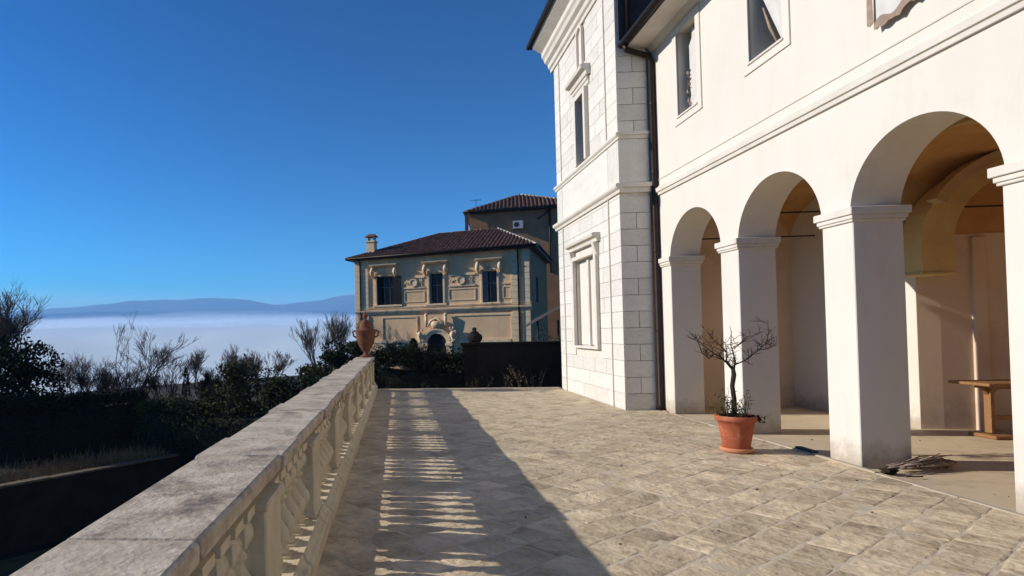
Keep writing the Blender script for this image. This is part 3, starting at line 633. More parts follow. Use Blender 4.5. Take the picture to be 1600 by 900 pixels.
# terracotta urn on the far end
ur = thing('terracotta_urn', 'tall lidded terracotta urn with handles standing on the far end of the balustrade', 'urn', (-.80, 16.5, .97))
g = MB(); g.lathe((-.80, 16.5, .972), [(.17, 0), (.18, .02), (.18, .05), (.12, .07), (.075, .11), (.07, .17), (.11, .21), (.17, .29), (.225, .40), (.26, .53), (.275, .64), (.285, .70), (.30, .72), (.30, .76)], 22); g.build('body', M_TERRU, ur)
g = MB(); g.lathe((-.80, 16.5, .972), [(.31, .762), (.31, .79), (.27, .81), (.20, .84), (.17, .90), (.155, 1.0), (.12, 1.06), (.05, 1.09), (.035, 1.12), (.065, 1.16), (.075, 1.20), (.06, 1.25), (.03, 1.30), (.012, 1.33)], 20); g.build('lid', M_TERRU, ur)
for sx in (-1, 1):
    g = MB(); g.tube([(-.80 + sx * .26, 16.5, 1.55), (-.80 + sx * .35, 16.5, 1.60), (-.80 + sx * .37, 16.5, 1.72), (-.80 + sx * .29, 16.5, 1.76)], .026, 7); g.build('handle', M_TERRU, ur)

# ================================================================== POTTED TREE, TABLE, DEBRIS
pt = thing('potted_tree', 'small bare bonsai-like tree in a ribbed terracotta pot by the arcade pier', 'potted plant', (4.55, 7.95, 0))
PX, PY = 4.55, 8.0
g = MB(); g.lathe((PX, PY, .008), [(.165, 0), (.19, .01), (.195, .05), (.185, .06), (.165, .055)], 28); g.build('saucer', M_TERRL, pt)
g = MB(); prof = [(a_ * .83, b_) for a_, b_ in [(.175, .03), (.19, .06), (.205, .14), (.225, .24), (.245, .34), (.262, .405), (.285, .41), (.295, .42), (.297, .475), (.285, .482), (.268, .478), (.262, .44), (.255, .42)]]
g.lathe((PX, PY, .01), prof, 48)
for i in range(len(g.v)):                                     # shallow vertical panels of the pot wall
    x, y, z = g.v[i]
    if .08 < z < .40: a = math.atan2(y - PY, x - PX); r_ = math.hypot(x - PX, y - PY) * (1 - .018 * (math.cos(a * 12) > .2)); g.v[i] = (PX + r_ * math.cos(a), PY + r_ * math.sin(a), z)
g.build('pot', M_TERRA, pt)
g = MB(); g.lathe((PX, PY, .40), [(.212, 0), (.212, .02), (.15, .045), (.08, .06), (.02, .06)], 20)
for i in range(160): a = rnd.random() * 6.28; r_ = .20 * math.sqrt(rnd.random()); g.leaf((PX + r_ * math.cos(a), PY + r_ * math.sin(a), .46 + rnd.random() * .03), .03)
for i in range(60): g.leaf((PX + .20 + rnd.gauss(0, .03), PY - .10 + rnd.gauss(0, .06), .46 + rnd.gauss(0, .02)), .03)
g.build('soil', M_SOIL, pt)
g = MB()
def T(x, z, dy=0): return (x, PY + dy, z)
tr = [T(4.53, .42), T(4.545, .7, .01), T(4.52, .88, 0), T(4.54, 1.03, -.01), T(4.535, 1.14)]
g.tube(tr, [.036, .030, .028, .030, .022], 8)
def br(pts, r0, r1, twn=3, tl=.16):
    k = len(pts); g.tube(pts, [.72 * (r0 + (r1 - r0) * i / (k - 1)) for i in range(k)], 6); twn += 1
    for i in range(1, k):
        for q in range(twn):
            p = Vector(pts[i - 1]).lerp(Vector(pts[i]), rnd.random()); d = Vector((rnd.gauss(0, .6), rnd.gauss(0, .6), rnd.uniform(.1, 1.1))).normalized(); L_ = tl * rnd.uniform(.5, 1.2)
            m_ = p + d * L_ * .5 + Vector((rnd.gauss(0, .015), rnd.gauss(0, .015), 0)); e_ = p + d * L_ + Vector((rnd.gauss(0, .03), rnd.gauss(0, .03), .02))
            g.tube([p, m_, e_], [r1 * .5, .0032, .0018], 4)
            if rnd.random() < .6: g.tube([m_, m_ + Vector((rnd.gauss(0, .05), rnd.gauss(0, .05), rnd.uniform(0, .07)))], [.004, .002], 4)
br([T(4.53, 1.10), T(4.45, 1.19, -.02), T(4.36, 1.27, -.05), T(4.27, 1.32, -.06), T(4.18, 1.26, -.10), T(4.08, 1.34, -.12), T(4.03, 1.50, -.12), T(4.00, 1.59, -.12)], .018, .006, 2)
br([T(4.27, 1.32, -.06), T(4.19, 1.40, -.03), T(4.13, 1.47, .02), T(4.05, 1.52, .04)], .009, .004, 2, .12)
br([T(4.40, 1.24, -.04), T(4.28, 1.29, .05), T(4.20, 1.34, .08)], .010, .005, 2, .12)
br([T(4.53, 1.12), T(4.48, 1.22, .05), T(4.50, 1.33, .06), T(4.44, 1.42, .10), T(4.36, 1.50, .12), T(4.28, 1.62, .12)], .017, .005, 3)
br([T(4.50, 1.33, .06), T(4.40, 1.38, .10), T(4.30, 1.42, .15)], .010, .005, 2)
br([T(4.55, 1.10), T(4.59, 1.20, .04), T(4.56, 1.32, .02), T(4.52, 1.42, 0), T(4.53, 1.62, 0)], .017, .006, 3)
br([T(4.56, 1.38, .01), T(4.64, 1.46, -.04), T(4.72, 1.54, -.06), T(4.84, 1.57, -.08)], .010, .004, 3)
br([T(4.55, 1.16), T(4.66, 1.22, -.05), T(4.74, 1.30, -.08), T(4.84, 1.36, -.06), T(4.97, 1.37, -.03), T(5.05, 1.39, .02), T(5.14, 1.42, .04)], .015, .005, 3)
br([T(4.84, 1.36, -.06), T(4.92, 1.46, -.1), T(4.93, 1.58, -.12), T(4.93, 1.76, -.12)], .009, .004, 2)
br([T(4.66, 1.22, -.05), T(4.72, 1.16, -.12)], .009, .006, 1)
g.build('tree', M_BARK, pt)
g = MB()
for i in range(26):
    a = rnd.random() * 6.28; p = Vector((PX + .12 * math.cos(a), PY + .12 * math.sin(a), .45)); lean = Vector((rnd.gauss(-.1, .32), rnd.gauss(0, .25), 1)).normalized(); L_ = rnd.uniform(.15, .42)
    g.tube([p, p + lean * L_], [.004, .002], 4)
    for q in range(13): f = rnd.uniform(.25, 1.05); g.leaf(p + lean * L_ * f + Vector((rnd.gauss(0, .035), rnd.gauss(0, .035), rnd.gauss(0, .03))), rnd.uniform(.012, .026), None, .35)
g.build('shoots', M_LEAFO, pt)
g = MB()
for i in range(9):
    p = Vector((PX - .15 + rnd.gauss(0, .03), PY, .45)); lean = Vector((rnd.uniform(-.9, -.3), rnd.gauss(0, .2), 1)).normalized(); L_ = rnd.uniform(.15, .34)
    g.tube([p, p + lean * L_], [.004, .002], 4)
    for q in range(12): f = rnd.uniform(.35, 1.05); g.leaf(p + lean * L_ * f + Vector((rnd.gauss(0, .03), rnd.gauss(0, .03), rnd.gauss(0, .025))), rnd.uniform(.012, .024), None, .3)
g.build('yellowing_shoots', M_LEAFY, pt)

tb = thing('wooden_table', 'wooden pedestal table standing in the loggia by the cross wall', 'table', (9.2, 8.95, 0))
g = MB(); g.box(8.33, 10.2, 8.62, 9.22, .755, .80); bevel(g.build('tabletop', M_WOOD, tb), .012, 2)
g = MB(); g.box(8.55, 10.0, 8.80, 9.06, .70, .754); g.build('apron', M_WOOD, tb)
for x in (8.62, 9.92):
    g = MB(); g.box(x - .024, x + .024, 8.88, 8.98, .06, .69); g.extr_y([(x - .025, .69), (x - .10, .69), (x - .025, .61)], 8.90, 8.96); g.extr_y([(x + .025, .61), (x + .10, .69), (x + .025, .69)], 8.90, 8.96); lg = g.build('leg', M_WOOD, tb)
    g = MB(); g.box(x - .13, x + .13, 8.72, 9.12, -.01, .045); bevel(g.build('foot', M_WOOD, lg), .012)
g = MB(); g.box(8.66, 9.88, 8.90, 8.94, .24, .31); g.build('stretcher', M_WOOD, tb)

db = thing('twig_bundle', 'bundle of dry twigs and rags lying on the floor beside the nearest pier', 'debris', (5.9, 6.95, 0))
g = MB()
A_, B_ = Vector((5.47, 6.80, .03)), Vector((6.34, 7.08, .09))
for i in range(34):
    f0 = rnd.uniform(0, .55); f1 = rnd.uniform(f0 + .25, 1.05); o1 = Vector((rnd.gauss(0, .02), rnd.gauss(0, .05), rnd.uniform(0, .055))); o2 = o1 + Vector((rnd.gauss(0, .03), rnd.gauss(0, .05), rnd.gauss(0, .018)))
    p, q = A_.lerp(B_, f0) + o1, A_.lerp(B_, f1) + o2; p.z = max(p.z, .006); q.z = max(q.z, .006); g.tube([p, (p + q) / 2 + Vector((0, rnd.gauss(0, .012), rnd.gauss(0, .008))), q], [.006, .007, .004], 4)
g.build('twigs', M_STICK, db)
g = MB()
for c_, r_, sq in (((6.20, 7.03, .06), .07, (1.5, .8, .75)), ((6.34, 7.07, .05), .06, (1.2, 1, .8)), ((5.98, 6.98, .05), .05, (1.5, .8, .7)), ((5.80, 6.96, .045), .045, (1.6, .7, .7))): g.ball(c_, r_, 12, 9, .9, sq)
g.build('rags', M_STICK, db, label=None)
g = MB(); g.ball((5.50, 6.80, .03), .07, 12, 8, 1.0, (1.2, .8, .45)); g.build('dark_rag', M_SOIL, db)
g = MB(); g.prism([(5.37, 8.12), (5.45, 8.10), (5.44, 7.78), (5.36, 7.80)], .022, .05); tag(bevel(g.build('slate_piece', M_SLATE), .006), 'dark flat piece of slate lying on the kerb next to the terracotta pot', 'slate')
g = MB(); g.tube([(5.52, 6.62, .012), (5.60, 6.60, .02), (5.70, 6.63, .012)], .008, 5); tag(g.build('dead_leaf', M_SOIL), 'curled dark leaf stem on the loggia floor in front of the twig bundle', 'leaf')
g = MB(); lf = Vector((1, .1, 0))
for i, (x, y) in enumerate(((2.15, 5.35), (1.35, 8.4), (3.0, 9.5), (2.6, 4.9), (1.9, 6.2), (2.7, 7.2), (1.15, 5.2), (3.7, 6.1), (3.3, 5.0), (2.3, 10.5), (4.1, 8.9), (1.7, 4.6), (3.4, 7.9), (.6, 6.6), (-.1, 5.8), (6.7, 8.3), (7.4, 8.6), (7.0, 8.9), (6.3, 6.1), (5.8, 5.9), (6.0, 8.7), (4.9, 6.5), (4.2, 5.4))):
    for q in range(2): g.leaf((x + rnd.gauss(0, .02), y + rnd.gauss(0, .02), .014 + .003 * q), .018, (rnd.gauss(0, 1), rnd.gauss(0, 1), .15), .4)
tag(g.build("fallen_leaves", M_LITTER), kind='stuff')

# ================================================================== VILLA
VA = Vector((-2.33, 36.8)); VROT = math.atan2(-.34971, .93686)
vi = thing('villa', 'two-storey ochre villa with tiled hip roof and stone portal beyond the garden', 'house', (VA.x, VA.y, 0), VROT)
VW, VD, VH = 10.85, 9.0, 6.42
def V(m, name, mat_, parent=None, bev=0, label=None):
    o = m.build(name, mat_, vi if parent is None else parent, local=True, label=label)
    if bev: bevel(o, bev)
    return o
HOLES = [(1.43, 2.53, 3.40, 5.22), (4.89, 5.76, 3.37, 5.19), (8.13, 8.98, 3.32, 5.14)]
g = MB()
ub = [0] + [v for h in HOLES for v in h[:2]] + [VW]
for i in range(len(ub) - 1):
    if i % 2: h = HOLES[i // 2]; zr = ((-2.3, h[2]), (h[3], VH))
    else: zr = ((-2.3, VH),)
    for z0, z1 in zr: g.add([(ub[i], 0, z0), (ub[i + 1], 0, z0), (ub[i + 1], 0, z1), (ub[i], 0, z1)], [(0, 1, 2, 3)])
for a_, b_, z0, z1 in HOLES:
    g.add([(a_, 0, z0), (b_, 0, z0), (b_, 0, z1), (a_, 0, z1), (a_, .3, z0), (b_, .3, z0), (b_, .3, z1), (a_, .3, z1)], [(0, 4, 5, 1), (1, 5, 6, 2), (2, 6, 7, 3), (3, 7, 4, 0)])
g.add([(0, 0, -2.3), (0, VD, -2.3), (0, VD, VH), (0, 0, VH)], [(3, 2, 1, 0)]); g.add([(0, VD, -2.3), (VW, VD, -2.3), (VW, VD, VH), (0, VD, VH)], [(3, 2, 1, 0)])
V(g, 'wall', M_VIL)
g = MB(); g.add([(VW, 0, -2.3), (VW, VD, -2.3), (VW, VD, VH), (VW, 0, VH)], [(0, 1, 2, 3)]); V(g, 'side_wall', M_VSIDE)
for i, (a_, b_, z0, z1) in enumerate(HOLES):
    wn = V(MB().box(a_ - .01, b_ + .01, .28, .33, z0 - .01, z1 + .01), 'window', M_GLASS)
    g = MB()
    if i:
        f = .11; g.box(a_ - f, a_, -.07, .02, z0 - .02, z1 + .06); g.box(b_, b_ + f, -.07, .02, z0 - .02, z1 + .06); g.box(a_ - f, b_ + f, -.075, .02, z1 + .061, z1 + .17); g.box(a_ - f - .1, b_ + f + .1, -.13, .02, z0 - .12, z0 - .021)
    else: g.box(a_ - .12, a_, -.05, .02, z0, z1 + .1); g.box(a_ - .2, b_ + .6, -.13, .02, z0 - .12, z0 - .01)
    V(g, 'frame', M_VTRIM, wn, .01)
    c = (a_ + b_) / 2; hw = (b_ - a_) / 2 + .32; hz = z1 + .68
    g = MB(); g.extr_x([(.02, hz - .12), (-.20, hz - .12), (-.26, hz - .06), (-.42, hz - .02), (-.44, hz + .06), (.02, hz + .10)], c - hw - .05, c + hw + .05); V(g, 'hood', M_VTRIM, wn)
    g = MB(); g.extr_x([(.01, z1 + .2), (-.06, z1 + .2), (-.06, hz - .12), (.01, hz - .12)], c - hw + .12, c + hw - .12)
    for q in range(5): g.ball((c + (q - 2) * .17, -.07, z1 + .30), .06, 6, 5, .2, (1.3, .6, .8))
    V(g, 'carved_panel', M_VTRIM, wn)
    for sx in (-1, 1):
        g = MB(); xb = c + sx * (hw - .10)
        g.tube([(xb, -.05, z1 - .10), (xb, -.10, z1 + .05), (xb, -.22, z1 + .12), (xb, -.30, z1 + .26), (xb, -.24, z1 + .40), (xb, -.15, hz - .14)], [.05, .09, .12, .13, .11, .09], 7)
        g.ball((xb, -.26, z1 + .24), .14, 8, 6, .5); V(g, 'corbel', M_VTRIM, wn)
    # shutters and glazing bars
    if i == 0: sh = [(a_ + .02, a_ + .30, .05), (b_ + .02, b_ + .55, -.09)]
    elif i == 1: sh = [(a_ + .0, a_ + .12, .10)]
    else: sh = [(a_ + .02, a_ + .30, .06)]
    for p, q, yv in sh:
        g = MB(); g.box(p, q, yv, yv + .04, z0 + .02, z1 - .04); s1 = V(g, 'shutter', M_SHUT if i != 0 else M_DARK, wn)
    g = MB()
    if i == 0: g.box(a_ + .42, a_ + .47, .20, .26, z0, z1); g.box(a_ + .78, a_ + .83, .20, .26, z0, z1)
    else: g.box(c - .02, c + .02, .20, .26, z0, z1)
    g.box(a_, b_, .21, .255, z0 + 1.1, z0 + 1.14); V(g, 'glazing_bar', M_SHUT, wn)
# quoins
qme = unit_block('quoin_block', M_VTRIM, .03)
for k in range(21):
    z = -1.2 + k * .36
    if 2.75 < z + .18 < 3.15 or z > 6.0: continue
    for c_, w_ in ((.62, .50), (10.62, .40), (9.98, .36)):
        piece(qme, 'quoin_block', vi, (c_, -.03, z + .18), (w_, .10, .34), True)
    piece(qme, 'quoin_block', vi, (.12, -.03, z + .18), (.38, .10, .34), True)
g = MB(); g.extr_x([(.01, 2.82), (-.07, 2.82), (-.09, 2.93), (-.16, 2.97), (-.18, 3.06), (.01, 3.10)], -.05, VW + .03); g.extr_x([(.01, 3.16), (-.07, 3.16), (-.10, 3.25), (.01, 3.28)], -.03, VW + .02); V(g, 'string_course', M_VTRIM)
# frieze panels with medallions
for a_, b_ in ((3.28, 4.60), (6.10, 7.72), (9.30, 9.75)):
    g = MB(); g.box(a_, b_, -.06, .005, 4.98, 5.08); g.box(a_, b_, -.06, .005, 4.34, 4.42); fr = V(g, 'frieze', M_VTRIM)
    if b_ - a_ > 1:
        g = MB(); cm = (a_ + b_) / 2 - .05; nn = 24
        for r0_, r1_, d0_ in ((.0, .19, -.075), (.19, .26, -.11)):
            for i_ in range(nn):
                A0, A1 = 2 * math.pi * i_ / nn, 2 * math.pi * (i_ + 1) / nn
                q = [(cm + r_ * math.cos(a), 4.70 + r_ * math.sin(a)) for r_, a in ((r1_, A0), (r1_, A1), (max(r0_, .001), A1), (max(r0_, .001), A0))]
                g.add([(u, d0_, z) for u, z in q] + [(u, .0, z) for u, z in q], [(0, 3, 2, 1), (0, 1, 5, 4), (2, 3, 7, 6)])
        V(g, 'medallion', M_VTRIM, fr)
        for sd in (0, 1):
            g = MB()
            for q in range(5 if sd == 0 else 3): g.ball((a_ + .07 + .07 * q if sd == 0 else b_ - .42 + .10 * q, -.03, 4.70 + .05 * math.sin(q * 2.2)), .04, 7, 5, .5, (1, .6, 1.6))
            if sd: 
                for q in range(10): g.ball((b_ - .30 + .10 * (q % 2) + .03 * math.sin(q), -.03, 4.50 + (q // 2) * .095), .042, 6, 4, .5, (1.1, .6, 1))
            V(g, 'carving', M_VTRIM, fr)
    g = MB()
    for p, q, r_, s_ in ((a_, b_, 4.16, 4.20), (a_, b_, 3.50, 3.54), (a_, a_ + .04, 3.54, 4.16), (b_ - .04, b_, 3.54, 4.16)): g.box(p, q, -.035, .005, r_, s_)
    V(g, 'panel_moulding', M_VTRIM, fr)
for a_, b_ in ((1.75, 4.1), (6.4, 9.78)):
    g = MB()
    for p, q, r_, s_ in ((a_, b_, 2.56, 2.64), (a_, a_ + .06, 1.2, 2.56), (b_ - .06, b_, 1.2, 2.56)): g.box(p, q, -.045, .005, r_, s_)
    V(g, 'panel_moulding', M_VTRIM)
for a_, b_ in ((.9, 4.2), (6.35, 9.7)): V(MB().box(a_, b_, -.10, .005, .98, 1.16), 'base_band', M_VTRIM)
for k in range(4):
    z = .95 - (k + 1) * .36
    for a_, b_ in ((.9, 1.98), (2.70, 3.4), (3.4, 4.2), (6.35, 7.3), (7.3, 8.3), (8.3, 9.4)): piece(qme, 'quoin_block', vi, ((a_ + b_) / 2, -.03, z + .18), (b_ - a_ - .02, .08, .33), True)
V(MB().box(2.03, 2.66, -.02, .03, .15, 1.0), 'window', M_DARK)
# portal
po = V(MB().extr_x([(-.02, 0), (.02, 0), (.02, .01), (-.02, .01)], 4.7, 4.71), 'portal', M_VTRIM)
g = MB(); n = 18; cx, cz = 5.31, .95
for i in range(n):
    A0, A1 = math.pi * i / n, math.pi * (i + 1) / n
    for (ri, ro, d_) in ((.60, .80, -.16), (.80, .93, -.24)):
        q = [(cx + r_ * math.cos(a), cz + r_ * math.sin(a)) for r_, a in ((ri, A0), (ro, A0), (ro, A1), (ri, A1))]
        vs = [(u, d_, z) for u, z in q] + [(u, .01, z) for u, z in q]
        g.add(vs, [(0, 3, 2, 1)[::-1], (0, 1, 5, 4)[::-1], (1, 2, 6, 5)[::-1], (2, 3, 7, 6)[::-1], (3, 0, 4, 7)[::-1]])
for sx in (-1, 1): g.box(cx + sx * .765 - .165, cx + sx * .765 + .165, -.2, .01, -2.2, .80); g.box(cx + sx * .78 - .22, cx + sx * .78 + .22, -.28, .01, .801, .95)
V(g, 'arch', M_VTRIM, po)
g = MB(); vs = [(cx + .6 * math.cos(math.pi * i / n), -.012, cz + .6 * math.sin(math.pi * i / n)) for i in range(n + 1)]; g.add(vs + [(cx - .6, -.012, -2), (cx + .6, -.012, -2)], [tuple(range(n, -1, -1)) + (n + 2, n + 1)][0:1]); V(g, 'doorway', M_DARK, po)
g = MB()
for k in range(5): g.box(cx - .45 + k * .22, cx - .43 + k * .22, -.03, -.015, -1, 1.42)
V(g, 'gate_bar', M_IRON, po)
g = MB(); g.ball((cx, -.22, 2.08), .24, 10, 8, .3, (1.25, .7, .9)); g.tube([(cx - .5, -.18, 2.0), (cx - .3, -.22, 2.32), (cx, -.22, 2.48), (cx + .3, -.22, 2.32), (cx + .5, -.18, 2.0)], [.09, .08, .08, .08, .09], 7)
for q in range(16): g.ball((cx + rnd.uniform(-.55, .55), -.2, 1.90 + rnd.uniform(-.06, .3)), .07, 6, 5, .4)
V(g, 'crest', M_VTRIM, po)
for sx in (-1, 1):
    g = MB(); g.tube([(cx + sx * .60, -.16, 1.95), (cx + sx * .60, -.2, 2.3), (cx + sx * .60, -.2, 2.62)], [.10, .09, .10], 8); g.ball((cx + sx * .60, -.2, 2.66), .12, 8, 6); V(g, 'colonnette', M_VTRIM, po)
    g = MB(); g.lathe((cx + sx * 1.02, -.22, 1.0), [(.10, 0), (.10, .06), (.05, .12), (.16, .35), (.20, .5), (.12, .62), (.06, .7)], 8)
    for q in range(18): g.ball((cx + sx * (1.02 + rnd.uniform(-.2, .2)), -.24, 1.4 + rnd.uniform(-.25, .45)), .085, 6, 5, .5)
    V(g, 'carved_vase', M_VTRIM, po)
for u in (.34, 10.2):
    g = MB(); g.tube([(u, -.35, VH + .05), (u, -.13, VH - .25), (u, -.13, -1)], .045, 6); V(g, 'downpipe', M_PIPE)
g = MB(); g.box(VW - .01, VW + .02, 2.6, 3.5, 3.35, 4.9); V(g, 'window', M_DARK)
# roof: rows of curved tiles
def roofgeo(mb, e0, e1, r0, r1, rowsp=.24, ov=.34):
    """eave from e0 to e1, ridge from r0 to r1 (3-D points); half-round tile rows running up the slope with a step every tile"""
    e0, e1, r0, r1 = map(Vector, (e0, e1, r0, r1)); ex = (e1 - e0); L_ = ex.length; ex /= L_
    up = (r0 + r1) / 2 - (e0 + e1) / 2; up = (up - ex * up.dot(ex)); H_ = up.length; up /= H_; nr = ex.cross(up).normalized()
    if nr.z < 0: nr = -nr
    ra = (r0 - e0).dot(ex); rb_ = (r1 - e0).dot(ex); n = int(L_ / rowsp)
    mb.add([e0, e1, r1, r0], [(0, 1, 2, 3)])
    for i in range(n):
        s_ = (i + .5) * L_ / n
        h = H_ if ra <= s_ <= rb_ else (H_ * s_ / ra if s_ < ra else H_ * (L_ - s_) / max(.01, (L_ - rb_)))
        if h < .25: continue
        k = max(1, int(h / ov)); vs = []; fs = []
        for j in range(k):
            for f_, lift in ((j / k, .045), ((j + 1) / k, .0)):
                for q in range(5):
                    a = math.pi * q / 4; rr = .085 + (.012 if lift else 0)
                    p = e0 + ex * (s_ + rr * math.cos(a) + rnd.gauss(0, .003)) + up * (h * f_) + nr * (rr * math.sin(a) * .9 + lift * .6 + .01); vs.append(p)
            b = j * 10
            fs += [(b + q, b + q + 1, b + 6 + q, b + 5 + q) for q in range(4)] + [(b, b + 4, b + 3, b + 2, b + 1)]
        mb.add(vs, fs)
def hip(mb, p, q, r=.12):
    p, q = Vector(p), Vector(q); n = int((q - p).length / .4) + 1
    for i in range(n):
        a, b = p.lerp(q, i / n), p.lerp(q, (i + 1.08) / n); mb.tube([a, b], [r * 1.15, r * .9], 7)
E0, E1, E2, E3 = (-.5, -.5, VH), (VW + .45, -.5, VH), (VW + .45, VD + .4, VH), (-.5, VD + .4, VH)
R0, R1 = (4.4, 4.2, 8.30), (8.35, 4.2, 8.30)
g = MB(); roofgeo(g, E0, E1, R0, R1); rf = V(g, 'roof', M_TILE); rf['kind'] = 'stuff'
g = MB(); roofgeo(g, E1, E2, R1, R1, .3); rr = V(g, 'roof', M_TILE); rr['kind'] = 'stuff'
g = MB(); g.add([E2, E3, R0, R1], [(0, 1, 2, 3)]); g.add([E3, E0, R0], [(0, 1, 2)]); V(g, 'roof_back', M_TILE)
g = MB(); hip(g, E1, R1, .10); V(g, 'hip_ridge', M_HIP); g = MB(); hip(g, E0, R0, .09); hip(g, R0, R1, .09); V(g, 'ridge', M_TILE)
g = MB(); g.box(-.45, VW + .40, -.46, -.002, VH - .10, VH - .01); g.box(VW + .003, VW + .40, -.0015, VD, VH - .10, VH - .01); g.box(-.45, -.003, -.0015, VD, VH - .1, VH - .01); V(g, 'eave', M_PIPE)
g = MB(); g.tube([(-.5, -.53, VH), (VW + .45, -.53, VH)], .06, 6); V(g, 'gutter', M_PIPE)
g = MB(); g.box(.55, 1.1, .5, 1.0, 6.6, 7.65); g.box(.50, 1.15, .45, 1.05, 7.55, 7.64); g.box(.58, .66, .53, .97, 7.65, 7.9); g.box(.99, 1.07, .53, .97, 7.65, 7.9); ch = V(g, 'chimney', M_VTRIM)
g = MB(); g.add([(.45, .4, 7.9), (1.2, .4, 7.9), (1.2, 1.1, 7.9), (.45, 1.1, 7.9), (.6, .75, 8.12), (1.05, .75, 8.12)], [(3, 2, 1, 0), (0, 1, 5, 4), (1, 2, 5), (2, 3, 4, 5), (3, 0, 4)]); V(g, 'chimney_cap', M_TILE, ch)

# --- taller house behind
hb = thing('rear_house', 'taller plain brown house with hipped tile roof rising behind the villa', 'house', (9.3, 47, 0), R(-12))
def H(m, name, mt, parent=None): return m.build(name, mt, hb if parent is None else parent, local=True)
g = MB(); g.box(-2.75, 5.6, -1.5, 7, -2.5, 11.1); hw_ = H(g, 'wall', M_VSIDE)
E = [(-3.25, -2.0, 11.1), (6.1, -2.0, 11.1), (6.1, 7.5, 11.1), (-3.25, 7.5, 11.1)]; RR = [(.95, 2.7, 13.15), (1.3, 2.7, 13.15)]
g = MB(); roofgeo(g, E[0], E[1], RR[0], RR[1], .3, .4); o = H(g, 'roof', M_TILE); o['kind'] = 'stuff'
g = MB(); roofgeo(g, E[3], E[0], RR[0], RR[0], .3, .4); g.add([E[1], E[2], RR[1]], [(0, 1, 2)]); g.add([E[2], E[3], RR[0], RR[1]], [(0, 1, 2, 3)]); o = H(g, 'roof', M_TILE); o['kind'] = 'stuff'
g = MB(); hip(g, E[1], RR[1], .10); H(g, 'hip_ridge', M_HIP)
g = MB(); g.box(-3.2, 6.05, -1.95, -1.502, 10.98, 11.09); g.box(-3.2, -2.752, -1.5, 7, 10.98, 11.09); H(g, 'eave', M_PIPE)
g = MB(); g.box(-3.10, -2.86, -1.92, -1.7, 9.6, 10.97); H(g, 'brick_flue', M_TERRU)
ac = H(MB().box(.55, 1.32, -1.82, -1.502, 9.55, 10.15), 'air_conditioner', M_PLASTIC)
g = MB(); n = 20; g.add([(.84 + .2 * math.cos(2 * math.pi * i / n), -1.824, 9.85 + .2 * math.sin(2 * math.pi * i / n)) for i in range(n)], [tuple(range(n))]); H(g, 'fan_grille', M_SLATE, ac)
g = MB(); g.tube([(3.3, -1.58, 11), (3.3, -1.58, 6)], .07, 6); g.tube([(2.4, -1.6, 10.2), (3.0, -1.7, 10.6), (3.3, -1.58, 10.9)], .05, 5); H(g, 'downpipe', M_PIPE)
g = MB(); g.tube([(-2.3, -.5, 11.2), (-2.3, -.5, 12.4)], .02, 5)
for k in range(5): g.tube([(-2.75 + k * .2, -.75, 12.3), (-2.75 + k * .2, -.25, 12.3)], .012, 4)
g.tube([(-2.8, -.5, 12.3), (-1.9, -.5, 12.3)], .014, 4); tag(H(g, 'antenna', M_IRON))
# lean-to canopy at the villa's right side
cn = thing('lean_to', 'small dark sloping lean-to roof on posts between the villa and the tower', 'canopy', (8.3, 28.6, 0))
g = MB(); a, b = at(822, 508, 29.5), at(884, 472, 27.5); g.add([a, b, b + Vector((1.2, 2.6, .35)), a + Vector((1.0, 2.4, .35)), a + Vector((0, 0, -.10)), b + Vector((0, 0, -.10)), b + Vector((1.2, 2.6, .25)), a + Vector((1.0, 2.4, .25))], [(0, 1, 2, 3), (7, 6, 5, 4), (0, 4, 5, 1), (1, 5, 6, 2), (2, 6, 7, 3), (3, 7, 4, 0)])
g.build('canopy_roof', M_SLATE, cn)
for u in (840, 872): p = at(u, 500, 29.2); g = MB(); g.tube([(p.x, p.y, -2), (p.x, p.y, p.z)], .05, 6); g.build('post', M_PIPE, cn)

# ================================================================== PLANTS
def cloud(g, c, rad, n, size, jit=.35, shell=True):
    c = Vector(c)
    for i in range(n):
        d = Vector((rnd.gauss(0, 1), rnd.gauss(0, 1), rnd.gauss(0, 1))).normalized(); k = rnd.uniform(.72, 1.06) if shell else rnd.random() ** .4
        k *= 1 + jit * noise.noise(d * 2.2 + c)
        g.leaf(c + Vector((d.x * rad[0], d.y * rad[1], d.z * rad[2])) * k, size * rnd.uniform(.6, 1.3))
def bush(name, label, cat, c, rad, m, n=1400, size=.09, group=None, clumps=7, stem=True):
    """stem, dark inner twigs and a crown made of leaf clumps with gaps"""
    t = thing(name, label, cat, (c[0], c[1], gat(c[0], c[1]) if c[2] < 0 else 0), 0, group); c = Vector(c)
    g = MB(); cc = []
    for i in range(clumps):
        d = Vector((rnd.uniform(-1, 1), rnd.uniform(-1, 1), rnd.uniform(-.7, 1))); p = c + Vector((d.x * rad[0], d.y * rad[1], d.z * rad[2])) * .6; cc.append(p)
        q = rnd.uniform(.38, .62); cloud(g, p, (rad[0] * q, rad[1] * q, rad[2] * q), n // clumps, size)
    for i in range(n // 6): g.leaf(c + Vector((rnd.uniform(-.85, .85) * rad[0], rnd.uniform(-.8, .8) * rad[1], rnd.uniform(-.9, .75) * rad[2])), size)
    g.build('foliage', m, t)
    g = MB(); base = Vector((c.x, c.y, c.z - rad[2] - .6))
    for p in cc: g.tube([base, (base + p) / 2 + Vector((rnd.gauss(0, .1), rnd.gauss(0, .1), 0)), p], [.05, .03, .012], 5)
    for i in range(14):
        p = rnd.choice(cc); g.tube([p, p + Vector((rnd.gauss(0, .3) * rad[0], rnd.gauss(0, .3) * rad[1], rnd.uniform(.2, .7) * rad[2]))], [.012, .004], 4)
    g.build('stem', M_BARK, t); return t
